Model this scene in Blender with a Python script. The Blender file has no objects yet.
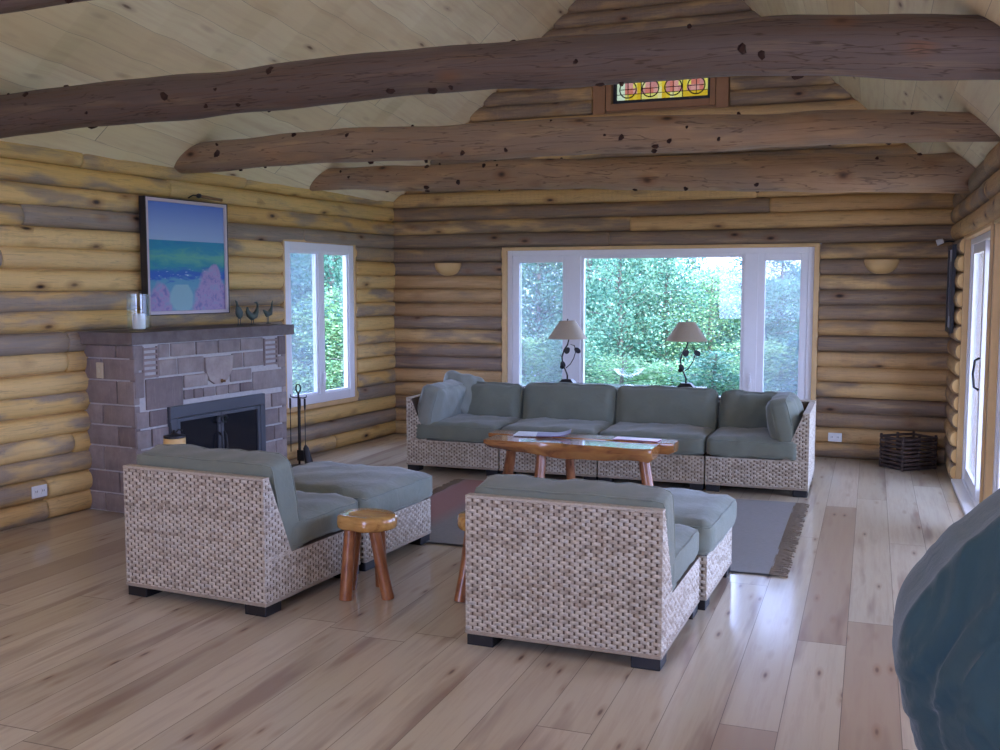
import bpy, bmesh, math, random
from mathutils import Vector, Matrix
R = random.Random(7)
C = bpy.context.scene.collection
PI = math.pi

# ------------------------------------------------------------------ node helper
class M:
    def __init__(s, name):
        s.m = bpy.data.materials.new(name); s.m.use_nodes = True
        s.t = s.m.node_tree; s.t.nodes.clear()
        s.out = s.t.nodes.new('ShaderNodeOutputMaterial')
    def n(s, typ, ins=None, **kw):
        nd = s.t.nodes.new(typ)
        for k, v in kw.items(): setattr(nd, k, v)
        for k, v in (ins or {}).items():
            i = nd.inputs[k]
            if isinstance(v, bpy.types.NodeSocket): s.t.links.new(v, i)
            else: i.default_value = v
        return nd
    def math(s, op, a, b=0.0, c=None, clamp=False):
        nd = s.t.nodes.new('ShaderNodeMath'); nd.operation = op; nd.use_clamp = clamp
        for i, v in enumerate((a, b) if c is None else (a, b, c)):
            if isinstance(v, bpy.types.NodeSocket): s.t.links.new(v, nd.inputs[i])
            else: nd.inputs[i].default_value = v
        return nd.outputs[0]
    def attr(s, name): return s.n('ShaderNodeAttribute', attribute_name=name).outputs['Vector']
    def obj(s): return s.n('ShaderNodeTexCoord').outputs['Object']
    def sep(s, v): return s.n('ShaderNodeSeparateXYZ', {0: v}).outputs
    def comb(s, x=0.0, y=0.0, z=0.0): return s.n('ShaderNodeCombineXYZ', {0: x, 1: y, 2: z}).outputs[0]
    def noise(s, v, scale=5., detail=3., rough=.55, dist=0.):
        return s.n('ShaderNodeTexNoise', {'Vector': v, 'Scale': scale, 'Detail': detail, 'Roughness': rough, 'Distortion': dist}).outputs[0]
    def vor(s, v, scale=5., rnd=1.):
        return s.n('ShaderNodeTexVoronoi', {'Vector': v, 'Scale': scale, 'Randomness': rnd}).outputs
    def wn(s, v): return s.n('ShaderNodeTexWhiteNoise', {'Vector': v}).outputs
    def vm(s, op, a, b):
        nd = s.t.nodes.new('ShaderNodeVectorMath'); nd.operation = op
        for i, v in enumerate((a, b)):
            if isinstance(v, bpy.types.NodeSocket): s.t.links.new(v, nd.inputs[i])
            else: nd.inputs[i].default_value = v
        return nd.outputs[0]
    def ramp(s, f, stops):
        nd = s.n('ShaderNodeValToRGB', {0: f}); e = nd.color_ramp.elements
        while len(e) < len(stops): e.new(.5)
        for el, (p, c) in zip(e, stops):
            el.position = p; el.color = (c, c, c, 1) if isinstance(c, (int, float)) else (*c, 1)
        return nd.outputs[0]
    def mix(s, f, a, b, mode='MIX'):
        nd = s.t.nodes.new('ShaderNodeMix'); nd.data_type = 'RGBA'; nd.blend_type = mode
        for i, v in ((0, f), (6, a), (7, b)):
            if isinstance(v, bpy.types.NodeSocket): s.t.links.new(v, nd.inputs[i])
            elif i == 0: nd.inputs[0].default_value = v
            else: nd.inputs[i].default_value = (*v, 1)
        return nd.outputs[2]
    def bump(s, h, strength=.3, dist=.01):
        return s.n('ShaderNodeBump', {'Height': h, 'Strength': strength, 'Distance': dist}).outputs[0]
    def bsdf(s, col, rough=.6, spec=.4, normal=None, **kw):
        ins = {'Base Color': col if isinstance(col, bpy.types.NodeSocket) else (*col, 1), 'Roughness': rough, 'Specular IOR Level': spec}
        if normal is not None: ins['Normal'] = normal
        for k, v in kw.items(): ins[k.replace('_', ' ')] = v
        b = s.n('ShaderNodeBsdfPrincipled', ins)
        s.t.links.new(b.outputs[0], s.out.inputs[0]); return s.m

def plain(name, col, rough=.6, spec=.4, var=.12, scale=18., bump=.0, **kw):
    m = M(name); v = m.obj(); f = m.noise(v, scale, 3)
    a = tuple(c*(1-var) for c in col); b = tuple(min(1, c*(1+var)) for c in col)
    nm = m.bump(m.noise(v, scale*4, 2), bump, .004) if bump else None
    return m.bsdf(m.mix(f, a, b), rough, spec, nm, **kw)

def log_material(name, golds, grey, greyness, knot=1.0, rough=.55, streak=.6, crack=.25, palef=.35):
    """peeled log: lc = (metres along + offset, metres around, random per log; >1.5 on sawn ends)"""
    m = M(name); lc = m.attr('lc'); x, y, z = m.sep(lc)
    base = m.ramp(m.wn(m.comb(z, 3.1, 1.7))[0], golds)
    stretch = m.comb(m.math('MULTIPLY', x, .55), m.math('MULTIPLY', y, 9.), m.math('MULTIPLY', z, 40.))
    fine = m.noise(stretch, 3.2, 6, .72, .6)
    blot = m.noise(m.comb(m.math('MULTIPLY', x, 1.1), m.math('MULTIPLY', y, 3.5), m.math('MULTIPLY', z, 17.)), 1.6, 3, .5)
    g0 = m.math('ADD', m.math('MULTIPLY', m.wn(m.comb(z, 9.3, 2.2))[0], .34), m.math('MULTIPLY', blot, 1.0))
    gf = m.ramp(g0, [(max(0, .98-greyness), 0.), (min(1., 1.12-greyness), .9)])
    gf = m.math('MAXIMUM', gf, m.math('MULTIPLY', m.math('GREATER_THAN', z, 1.05), .93))
    col = m.mix(gf, base, m.mix(fine, grey[0], grey[1]))
    col = m.mix(m.ramp(fine, [(.50, 0.), (.72, streak)]), col, m.mix(.5, base, (.10, .045, .018)))
    pale = m.noise(m.comb(m.math('MULTIPLY', x, .9), m.math('MULTIPLY', y, 7.), m.math('MULTIPLY', z, 23.)), 2.2, 3)
    col = m.mix(m.ramp(pale, [(.56, 0.), (.75, palef)]), col, (.72, .50, .24))
    kv = m.comb(m.math('MULTIPLY', x, 3.2), m.math('MULTIPLY', y, 6.), m.math('MULTIPLY', z, 29.))
    vo = m.vor(kv, 1.0, 1.0)
    sel = m.math('GREATER_THAN', m.sep(vo[1])[0], .62)
    k = m.math('MULTIPLY', m.ramp(vo[0], [(.05, 1.), (.15, 0.)]), sel)
    halo = m.math('MULTIPLY', m.ramp(vo[0], [(.10, .6), (.34, 0.)]), sel)
    col = m.mix(halo, col, (.22, .09, .03))
    col = m.mix(m.math('MULTIPLY', k, knot), col, (.035, .018, .012))
    ck = m.noise(m.comb(m.math('MULTIPLY', x, .8), m.math('MULTIPLY', y, 11.), m.math('MULTIPLY', z, 61.)), 2., 3, .5, .4)
    ckm = m.ramp(m.math('ABSOLUTE', m.math('SUBTRACT', ck, .5)), [(.003, crack), (.016, 0.)])
    col = m.mix(ckm, col, (.05, .028, .02))
    end = m.math('GREATER_THAN', z, 1.5)
    col = m.mix(end, col, (.80, .56, .25))
    h = m.math('ADD', m.math('MULTIPLY', fine, .6), m.math('MULTIPLY', k, -.8))
    return m.bsdf(col, rough, .35, m.bump(h, .8, .008))

MAT = {}
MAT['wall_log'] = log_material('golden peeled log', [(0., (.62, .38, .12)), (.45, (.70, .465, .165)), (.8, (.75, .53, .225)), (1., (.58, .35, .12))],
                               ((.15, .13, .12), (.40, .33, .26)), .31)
MAT['end_log'] = log_material('backlit brown log', [(0., (.38, .22, .10)), (.35, (.54, .335, .14)), (.7, (.65, .44, .195)), (1., (.45, .26, .115))],
                              ((.10, .072, .062), (.32, .235, .17)), .36, streak=.8)  # browner copy of the golden logs, window backlight shade painted in
MAT['beam_log'] = log_material('weathered roof log', [(0., (.135, .085, .065)), (.5, (.15, .095, .07)), (1., (.12, .08, .06))],
                               ((.07, .052, .05), (.19, .145, .13)), .55, streak=.95, crack=.8, palef=.12)
MAT['beam_log2'] = log_material('brown roof log', [(0., (.35, .225, .13)), (.5, (.40, .26, .155)), (1., (.32, .20, .12))],
                                ((.16, .11, .085), (.42, .31, .21)), .40, streak=.85, crack=.6)

def plank_material(name, pitch, length, off, cols, xs, rough, spec, coat=0., seam=.35, knots=.8, brown=.5, bumpy=.12, gap=.011, gd=.8, gs=3.5, ks=(6.5, 2.6), ksel=.35, gcol=(.40, .20, .09), bcol=(.24, .10, .045)):
    m = M(name); x, y, z = m.sep(m.obj())
    u = m.math('DIVIDE', m.math('SUBTRACT', m.math('MULTIPLY', x, xs), off), pitch)
    iu = m.math('FLOOR', u); fu = m.math('FRACT', u)
    r1 = m.wn(m.comb(iu, 4.4, 0.))[0]
    vv = m.math('ADD', m.math('DIVIDE', y, length), m.math('MULTIPLY', r1, 7.))
    iv = m.math('FLOOR', vv); fv = m.math('FRACT', vv)
    r2 = m.wn(m.comb(iu, iv, 2.))[0]
    base = m.ramp(r2, cols)
    p = m.comb(m.math('MULTIPLY', fu, pitch*9.), m.math('MULTIPLY', y, .55), m.math('MULTIPLY', r2, 31.))
    grain = m.noise(p, gs, 5, .65, gd)
    col = m.mix(m.ramp(grain, [(.45, 0.), (.72, .45)]), base, gcol)
    q = m.comb(m.math('MULTIPLY', fu, pitch*5.), m.math('MULTIPLY', y, .5), m.math('MULTIPLY', r2, 57.))
    br = m.noise(q, 1.5, 3, .5, .3)
    col = m.mix(m.ramp(br, [(.56, 0.), (.70, brown)]), col, bcol)
    kv = m.comb(m.math('MULTIPLY', fu, pitch*ks[0]), m.math('MULTIPLY', y, ks[1]), m.math('MULTIPLY', r2, 77.))
    vo = m.vor(kv, 1.)
    sel = m.math('GREATER_THAN', m.sep(vo[1])[0], ksel)
    k = m.math('MULTIPLY', m.ramp(vo[0], [(.05, 1.), (.13, 0.)]), sel)
    hl = m.math('MULTIPLY', m.ramp(vo[0], [(.08, .45), (.30, 0.)]), sel)
    col = m.mix(hl, col, (.26, .11, .045))
    col = m.mix(m.math('MULTIPLY', k, knots), col, (.09, .035, .02))
    s1 = m.math('LESS_THAN', fu, gap); s2 = m.math('LESS_THAN', fv, .0016)
    sm = m.math('MAXIMUM', s1, s2)
    col = m.mix(m.math('MULTIPLY', sm, seam+.3), col, (.07, .035, .025))
    h = m.math('ADD', m.math('MULTIPLY', sm, -1.), m.math('ADD', m.math('MULTIPLY', m.noise(m.obj(), 2.2, 2), .5), m.math('MULTIPLY', r2, .4)))
    kw = {}
    if coat: kw = {'Coat_Weight': coat, 'Coat_Roughness': .13}
    return m.bsdf(col, rough, spec, m.bump(h, bumpy, .01), **kw)

MAT['floor'] = plank_material('pale pine floorboards', .215, 3.1, .147, [(0., (.46, .385, .27)), (.4, (.54, .46, .33)), (.75, (.63, .55, .41)), (1., (.40, .30, .205))],
                              1., .34, .5, coat=.65, brown=.65, bumpy=.12, seam=.45, gap=.014, gd=.2, gs=3., ks=(13., 3.1), ksel=.45, gcol=(.36, .24, .17), bcol=(.22, .12, .09))
MAT['ceiling'] = plank_material('pale pine ceiling boards', .27, 3.9, .05, [(0., (.80, .70, .48)), (.5, (.86, .78, .56)), (1., (.76, .64, .41))],
                                1.42, .62, .3, seam=.35, knots=.75, brown=.18, gd=.15, gs=2.5, ks=(9., 2.6), ksel=.62, gcol=(.62, .47, .30), bcol=(.50, .30, .12), bumpy=.12, gap=.008)

def wicker_material():
    m = M('woven wicker'); w = m.attr('wv'); x, y, z = m.sep(w)   # x = relief 0..1, y = strand random painted lighter on high relief, z = strand random
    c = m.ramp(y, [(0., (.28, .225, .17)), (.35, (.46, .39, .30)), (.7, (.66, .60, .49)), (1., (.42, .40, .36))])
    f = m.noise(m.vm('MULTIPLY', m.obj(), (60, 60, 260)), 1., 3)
    c = m.mix(m.ramp(f, [(.4, 0.), (.75, .5)]), c, (.17, .11, .07)); c = m.mix(m.ramp(x, [(.02, .7), (.14, 0.)]), c, (.05, .035, .028))  # low relief darkened: dark backing plus crevice shade painted into the colour
    return m.bsdf(c, .6, .4, m.bump(f, .25, .002))
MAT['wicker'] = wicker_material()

def fabric(name, a, b, fine=420.):
    m = M(name); v = m.obj()
    f = m.noise(v, 7., 4, .6); w = m.noise(m.vm('MULTIPLY', v, (1, 1, 1)), fine, 2, .7)
    col = m.mix(f, a, b)
    wr = m.noise(v, 9., 3, .55, 1.2)
    h = m.math('ADD', m.math('MULTIPLY', w, .12), m.math('MULTIPLY', wr, 1.))
    return m.bsdf(col, .92, .15, m.bump(h, .35, .012), Sheen_Weight=.25, Sheen_Roughness=.5)
MAT['cushion'] = fabric('grey green canvas', (.155, .174, .137), (.212, .232, .184))
MAT['pillow'] = fabric('pale grey green canvas', (.21, .225, .19), (.28, .30, .26))
MAT['teal'] = fabric('dark teal cotton', (.036, .076, .090), (.052, .098, .112))
MAT['teal2'] = fabric('slate blue cotton', (.030, .045, .075), (.04, .06, .095))
MAT['white_frame'] = plain('white painted vinyl', (.80, .80, .82), .35, .5, .03)
MAT['black_foot'] = plain('black stained wood', (.012, .011, .013), .45)
MAT['iron'] = plain('black wrought iron', (.015, .014, .016), .45, .5)
MAT['casing'] = plain('clear pine casing', (.68, .46, .22), .5, .4, .15, 9)
MAT['pinelight'] = plain('golden pine', (.72, .46, .18), .45, .4, .18, 9)
MAT['outlet'] = plain('white plastic', (.78, .78, .76), .4)
MAT['almond'] = plain('almond plastic', (.55, .48, .33), .4)
MAT['shade'] = plain('natural linen lampshade', (.46, .38, .28), .85, .2, .06, 60)
MAT['dark_wood'] = plain('dark walnut wood', (.045, .025, .022), .25, .5, .3, 6)
MAT['steel'] = plain('blackened steel', (.075, .08, .095), .42, .5, .1, 8)
MAT['firebox'] = plain('soot black glass', (.012, .013, .017), .12, .5)
MAT['darkcrate'] = plain('dark weathered slat', (.060, .038, .030), .7, .3, .35, 20)
MAT['bird'] = plain('patinated bronze', (.075, .10, .085), .5, .4, .3, 30)
MAT['paper'] = plain('white magazine paper', (.72, .72, .75), .35)
MAT['purple'] = plain('purple printed cover', (.20, .13, .28), .3, .5, .25, 12)
MAT['pink'] = plain('pink printed cover', (.55, .22, .34), .3, .5, .2, 12)
MAT['wax'] = plain('white candle wax', (.82, .80, .78), .5)
MAT['lead'] = plain('dark lead came', (.02, .018, .015), .5)
MAT['matboard'] = plain('pale grey mount board', (.5, .52, .58), .7)
MAT['artdark'] = plain('dark blue print', (.05, .07, .11), .4, .5, .5, 5)
MAT['blackframe'] = plain('black painted frame', (.02, .018, .02), .35)
MAT['copper'] = plain('brown brass', (.26, .15, .07), .35, .5, .1, 8, Metallic=.8)

def glass_mat(name, tint, refl=.9, ior=1.45):
    m = M(name)
    fc = m.n('ShaderNodeLayerWeight', {'Blend': .5}).outputs['Facing']
    f0 = ((ior-1)/(ior+1))**2
    fr = m.math('ADD', m.math('MULTIPLY', m.math('POWER', fc, 5.), .85), f0)
    tr = m.n('ShaderNodeBsdfTransparent', {'Color': (*tint, 1)}).outputs[0]
    gl = m.n('ShaderNodeBsdfGlossy', {'Color': (refl, refl, refl, 1), 'Roughness': .01}).outputs[0]
    mx = m.n('ShaderNodeMixShader', {0: fr, 1: tr, 2: gl}).outputs[0]
    m.t.links.new(mx, m.out.inputs[0]); return m.m
MAT['glass'] = glass_mat('window glass', (.93, .97, .98))
MAT['jar'] = glass_mat('thick clear glass', (.95, .98, .97), 1., 1.42)

def screen_mat():     # insect screen: fine mesh, mostly open, scatters a little light
    m = M('insect screen mesh')
    tr = m.n('ShaderNodeBsdfTransparent', {'Color': (1, 1, 1, 1)}).outputs[0]
    df = m.n('ShaderNodeBsdfDiffuse', {'Color': (.55, .60, .70, 1)}).outputs[0]
    mx = m.n('ShaderNodeMixShader', {0: .32, 1: tr, 2: df}).outputs[0]
    m.t.links.new(mx, m.out.inputs[0]); return m.m
MAT['screen'] = screen_mat()

def slab_mat():
    m = M('varnished split log'); lc = m.attr('lc'); x, y, z = m.sep(lc)
    f = m.noise(m.comb(m.math('MULTIPLY', x, 2.), m.math('MULTIPLY', y, 14.), z), 2.2, 4, .6, .8)
    c = m.ramp(f, [(.3, (.50, .23, .06)), (.55, (.36, .14, .04)), (.75, (.12, .045, .02))])
    vo = m.vor(m.comb(m.math('MULTIPLY', x, 5.), m.math('MULTIPLY', y, 8.), z), 1.)
    c = m.mix(m.ramp(vo[0], [(.08, .85), (.25, 0.)]), c, (.06, .022, .012))
    return m.bsdf(c, .22, .5, m.bump(f, .15, .004), Coat_Weight=1., Coat_Roughness=.05)
MAT['slab'] = slab_mat()
def leg_mat():
    m = M('varnished peeled leg'); x, y, z = m.sep(m.attr('lc'))
    f = m.noise(m.comb(m.math('MULTIPLY', x, 5.), m.math('MULTIPLY', y, 9.), z), 2.5, 4)
    c = m.ramp(f, [(.3, (.42, .17, .065)), (.6, (.27, .095, .035)), (.8, (.10, .035, .02))])
    return m.bsdf(c, .3, .5, m.bump(f, .2, .004), Coat_Weight=.4, Coat_Roughness=.15)
MAT['leg'] = leg_mat()
def stoneseat():
    m = M('varnished pale pine slab'); v = m.obj()
    f = m.noise(m.vm('MULTIPLY', v, (4, 22, 22)), 1.6, 4, .6, .6)
    c = m.ramp(f, [(.3, (.66, .38, .11)), (.6, (.50, .25, .07)), (.8, (.27, .10, .035))])
    return m.bsdf(c, .25, .5, None, Coat_Weight=.6, Coat_Roughness=.1)
MAT['seat_slab'] = stoneseat()
def stone_mat():
    m = M('mauve limestone blocks'); lc = m.attr('lc'); x, y, z = m.sep(lc); v = m.obj()
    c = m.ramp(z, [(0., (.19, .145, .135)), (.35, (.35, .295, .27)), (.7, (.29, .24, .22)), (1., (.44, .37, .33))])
    f = m.noise(v, 8., 5, .65); c = m.mix(m.ramp(f, [(.35, .0), (.7, .5)]), c, (.12, .085, .085))
    vert = m.noise(m.vm('MULTIPLY', v, (60, 60, 8)), 1., 3)
    c = m.mix(m.ramp(vert, [(.55, 0.), (.8, .3)]), c, (.45, .38, .34))
    return m.bsdf(c, .75, .3, m.bump(m.math('ADD', f, m.math('MULTIPLY', vert, .4)), .6, .012))
MAT['stone'] = stone_mat()
MAT['mortar'] = plain('pale grey mortar', (.50, .47, .45), .9, .2, .2, 30, .3)
def mantel_mat():
    m = M('grey stone shelf'); v = m.obj(); f = m.noise(v, 9., 5, .65)
    c = m.ramp(f, [(.3, (.20, .165, .15)), (.7, (.11, .085, .08))])
    return m.bsdf(c, .7, .3, m.bump(f, .4, .01))
MAT['mantel'] = mantel_mat()
def rug_mat():
    m = M('flat woven grey rug'); v = m.obj(); x, y, z = m.sep(v)
    w = m.noise(m.vm('MULTIPLY', v, (25, 240, 1)), 1., 2)
    c = m.mix(w, (.18, .17, .165), (.35, .335, .32))
    f = m.noise(v, 1.3, 3)
    band = m.ramp(m.math('ADD', y, m.math('MULTIPLY', f, .12)), [(0., 0.), (.01, 0.)])
    # pink and cream bands woven across the far left end
    yy = m.math('ADD', x, 3.20)
    b = m.ramp(m.math('ABSOLUTE', m.math('SUBTRACT', yy, .17)), [(.12, .6), (.28, 0.)])
    c = m.mix(b, c, (.42, .17, .15))
    b2 = m.ramp(m.math('ABSOLUTE', m.math('SUBTRACT', m.math('ADD', x, .5), -.23)), [(.008, .5), (.016, 0.)])
    return m.bsdf(c, .95, .1, m.bump(w, .5, .004))
MAT['rug'] = rug_mat()
MAT['fringe'] = plain('tan wool fringe', (.20, .16, .12), .95, .1, .3, 60)
def art_mat():
    """seascape: sky over a turquoise sea with pink rocks; local y across (0 left), z up"""
    m = M('seascape painting'); v = m.obj(); x, y, z = m.sep(v)
    u = m.math('DIVIDE', m.math('ADD', y, .42), .84); w = m.math('DIVIDE', m.math('ADD', z, .42), .84)
    n1 = m.noise(m.vm('MULTIPLY', v, (1, 3, 11)), 1.8, 4, .6, .6)
    sky = m.ramp(w, [(.62, (.34, .46, .62)), (1., (.12, .22, .60))])
    sea = m.ramp(m.math('ADD', w, m.math('MULTIPLY', m.math('SUBTRACT', n1, .5), .22)),
                 [(.0, (.18, .34, .46)), (.27, (.10, .30, .42)), (.31, (.02, .10, .42)), (.36, (.02, .12, .40)), (.42, (.02, .25, .30)), (.50, (.10, .36, .26)), (.58, (.02, .24, .34)), (.66, (.01, .20, .36))])
    foam = m.ramp(m.noise(m.vm('MULTIPLY', v, (1, 14, 60)), 1., 3), [(.60, 0.), (.68, .7)])
    fz = m.ramp(w, [(.28, 0.), (.31, 1.), (.37, 1.), (.40, 0.)])
    sea = m.mix(m.math('MULTIPLY', foam, fz), sea, (.7, .8, .85))
    col = m.mix(m.math('GREATER_THAN', w, .655), sea, sky)
    # rocks: two mauve mounds at the lower corners
    n2 = m.noise(v, 6., 4, .6)
    def mound(cu, cw, ru, rw):
        a = m.math('POWER', m.math('DIVIDE', m.math('SUBTRACT', u, cu), ru), 2.)
        b = m.math('POWER', m.math('DIVIDE', m.math('SUBTRACT', w, cw), rw), 2.)
        d = m.math('ADD', m.math('ADD', a, b), m.math('MULTIPLY', m.math('SUBTRACT', n2, .5), 1.1))
        return m.ramp(d, [(.75, 1.), (1.05, 0.)])
    rk = m.math('MAXIMUM', m.math('MAXIMUM', mound(.80, .05, .26, .34), mound(.12, .02, .16, .26)), mound(.86, .30, .10, .16))
    rock = m.ramp(m.noise(v, 14., 4, .7), [(.35, (.17, .17, .36)), (.5, (.36, .24, .42)), (.65, (.24, .30, .45))])
    col = m.mix(rk, col, rock)
    pool = m.math('MULTIPLY', mound(.40, .12, .17, .15), m.math('LESS_THAN', w, .24))
    col = m.mix(pool, col, (.24, .42, .46))
    return m.bsdf(col, .4, .4)
MAT['art'] = art_mat()
def leaf_mat(name, a, b, c):
    m = M(name); r = m.n('ShaderNodeNewGeometry').outputs['Random Per Island']
    col = m.ramp(r, [(0., a), (.55, b), (1., c)])
    d = m.n('ShaderNodeBsdfDiffuse', {'Color': col}).outputs[0]
    t = m.n('ShaderNodeBsdfTranslucent', {'Color': col}).outputs[0]
    mx = m.n('ShaderNodeMixShader', {0: .4, 1: d, 2: t}).outputs[0]
    m.t.links.new(mx, m.out.inputs[0]); return m.m
MAT['leafA'] = leaf_mat('cedar foliage', (.07, .20, .15), (.16, .36, .25), (.36, .56, .42))
MAT['leafB'] = leaf_mat('spruce foliage', (.05, .14, .15), (.11, .26, .25), (.24, .42, .39))
MAT['leafC'] = leaf_mat('birch foliage', (.14, .33, .17), (.27, .48, .24), (.48, .66, .38))
MAT['bark'] = plain('grey bark', (.22, .20, .19), .9, .2, .3, 10)
MAT['deck'] = plain('pale bounce deck boards', (.62, .58, .54), .8, .2, .12, 4)  # for the unseen added deck, kept pale to reflect daylight indoors
MAT['grass'] = plain('rough meadow grass', (.08, .15, .05), .9, .2, .5, 3)
def stained():
    m = M('stained glass'); r = m.attr('lc')
    c = m.n('ShaderNodeSeparateXYZ', {0: r}).outputs
    # backlit sheet glass tinted per piece; daylight comes through it
    tr = m.n('ShaderNodeBsdfTransparent', {'Color': r}).outputs[0]
    tl = m.n('ShaderNodeBsdfTranslucent', {'Color': r}).outputs[0]
    mx = m.n('ShaderNodeMixShader', {0: .45, 1: tr, 2: tl}).outputs[0]
    m.t.links.new(mx, m.out.inputs[0]); return m.m
MAT['stained'] = stained()

# ------------------------------------------------------------------ mesh helper
class MB:
    def __init__(s, lc=None): s.v = []; s.f = []; s.a = []; s.attrname = lc
    def vert(s, p, a=None):
        s.v.append(tuple(p)); s.a.append(a or (0, 0, 0)); return len(s.v)-1
    def face(s, *i): s.f.append(tuple(i))
    def box(s, x0, x1, y0, y1, z0, z1, a=None, b=0.):
        if x0 > x1: x0, x1 = x1, x0
        if y0 > y1: y0, y1 = y1, y0
        if z0 > z1: z0, z1 = z1, z0
        if b <= 0:
            i = [s.vert(p, a) for p in ((x0,y0,z0),(x1,y0,z0),(x1,y1,z0),(x0,y1,z0),(x0,y0,z1),(x1,y0,z1),(x1,y1,z1),(x0,y1,z1))]
            for q in ((0,3,2,1),(4,5,6,7),(0,1,5,4),(1,2,6,5),(2,3,7,6),(3,0,4,7)): s.face(*[i[k] for k in q])
            return
        b = min(b, (x1-x0)*.45, (y1-y0)*.45, (z1-z0)*.45)
        bm = bmesh.new(); r = bmesh.ops.create_cube(bm, size=1)
        for v in r['verts']: v.co = Vector(((x0+x1)/2+v.co.x*(x1-x0), (y0+y1)/2+v.co.y*(y1-y0), (z0+z1)/2+v.co.z*(z1-z0)))
        bmesh.ops.bevel(bm, geom=list(bm.edges), offset=b, segments=2, affect='EDGES', profile=.5)
        s.addbm(bm, a)
    def addbm(s, bm, a=None):
        o = len(s.v)
        for v in bm.verts: s.v.append(tuple(v.co)); s.a.append(a or (0, 0, 0))
        bm.verts.index_update()
        for f in bm.faces: s.f.append(tuple(o+v.index for v in f.verts))
        bm.free()
    def prism(s, pts, axis, a0, a1, attr=None):
        """extrude polygon pts (2D) along axis from a0 to a1"""
        def P(p, t): return {'x': (t, p[0], p[1]), 'y': (p[0], t, p[1]), 'z': (p[0], p[1], t)}[axis]
        n = len(pts); A = [s.vert(P(p, a0), attr) for p in pts]; B = [s.vert(P(p, a1), attr) for p in pts]
        s.face(*A[::-1]); s.face(*B)
        for i in range(n): s.face(A[i], A[(i+1) % n], B[(i+1) % n], B[i])
    def tube(s, pts, rad, n=10, rnd=0., caps=True, closed=False, wob=0.):
        """tube through points with radius list or number; writes lc"""
        P = [Vector(p) for p in pts]; N = len(P)
        rad = rad if isinstance(rad, (list, tuple)) else [rad]*N
        rings = []; up = None; L = 0
        for i in range(N):
            t = (P[min(i+1, N-1)]-P[max(i-1, 0)])
            if closed: t = P[(i+1) % N]-P[i-1]
            t.normalize()
            if up is None:
                up = Vector((0, 0, 1)) if abs(t.z) < .9 else Vector((1, 0, 0))
            u = up-t*up.dot(t); u.normalize(); w = t.cross(u); up = u
            if i: L += (P[i]-P[i-1]).length
            ring = []
            for k in range(n):
                a = 2*PI*k/n
                r = rad[i]*(1+wob*math.sin(a*2+i*.9+rnd*9)+wob*.6*math.sin(a*3-i*.5+rnd*31))
                ring.append(s.vert(P[i]+(u*math.cos(a)+w*math.sin(a))*r, (L+rnd*37, a*rad[0], rnd)))
            rings.append(ring)
        m = N if closed else N-1
        for i in range(m):
            A, B = rings[i], rings[(i+1) % N]
            for k in range(n): s.face(A[k], A[(k+1) % n], B[(k+1) % n], B[k])
        if caps and not closed:
            s.face(*rings[0][::-1]); s.face(*rings[-1])
    def lathe(s, prof, n=24, c=(0, 0, 0), a=None):
        rings = []
        for r, z in prof:
            rings.append([s.vert((c[0]+r*math.cos(2*PI*k/n), c[1]+r*math.sin(2*PI*k/n), c[2]+z), a) for k in range(n)])
        for A, B in zip(rings, rings[1:]):
            for k in range(n): s.face(A[k], A[(k+1) % n], B[(k+1) % n], B[k])
        s.face(*rings[0][::-1]); s.face(*rings[-1])
    def build(s, name, mat, parent=None, smooth=False, angle=None, loc=None):
        me = bpy.data.meshes.new(name); me.from_pydata(s.v, [], s.f)
        if s.attrname:
            at = me.attributes.new(s.attrname, 'FLOAT_VECTOR', 'POINT')
            at.data.foreach_set('vector', [c for v in s.a for c in v])
        me.materials.append(MAT[mat] if isinstance(mat, str) else mat)
        if smooth: me.polygons.foreach_set('use_smooth', [True]*len(me.polygons))
        if smooth and angle:
            me.set_sharp_from_angle(angle=math.radians(angle))
        o = bpy.data.objects.new(name, me); C.objects.link(o)
        if parent is not None: o.parent = parent
        if loc: o.location = loc
        return o

def thing(name, label, cat, loc=(0, 0, 0), rz=0., group=None):
    o = bpy.data.objects.new(name, None); C.objects.link(o); o.empty_display_size = .1
    o.location = loc; o.rotation_euler = (0, 0, rz); o['label'] = label; o['category'] = cat
    if group: o['group'] = group
    return o
def tag(o, label, cat, group=None):
    o['label'] = label; o['category'] = cat
    if group: o['group'] = group
    return o
def struct(o): o['kind'] = 'structure'; return o
def sempty(name):
    o = bpy.data.objects.new(name, None); C.objects.link(o); o['kind'] = 'structure'; return o

# ------------------------------------------------------------------ room layout (metres; camera stands near the origin)
YB = 10.2; XR = .72; RX = -2.17; RZ = 5.24; PITCH = .1476; YF = -3.6
def xl(y): return -5.03-(10.22-y)*.099            # the left wall is not quite square to the others
def zl(y): return 2.50+(10.2-y)*.022              # top of left wall
ZR = 2.50

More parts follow.
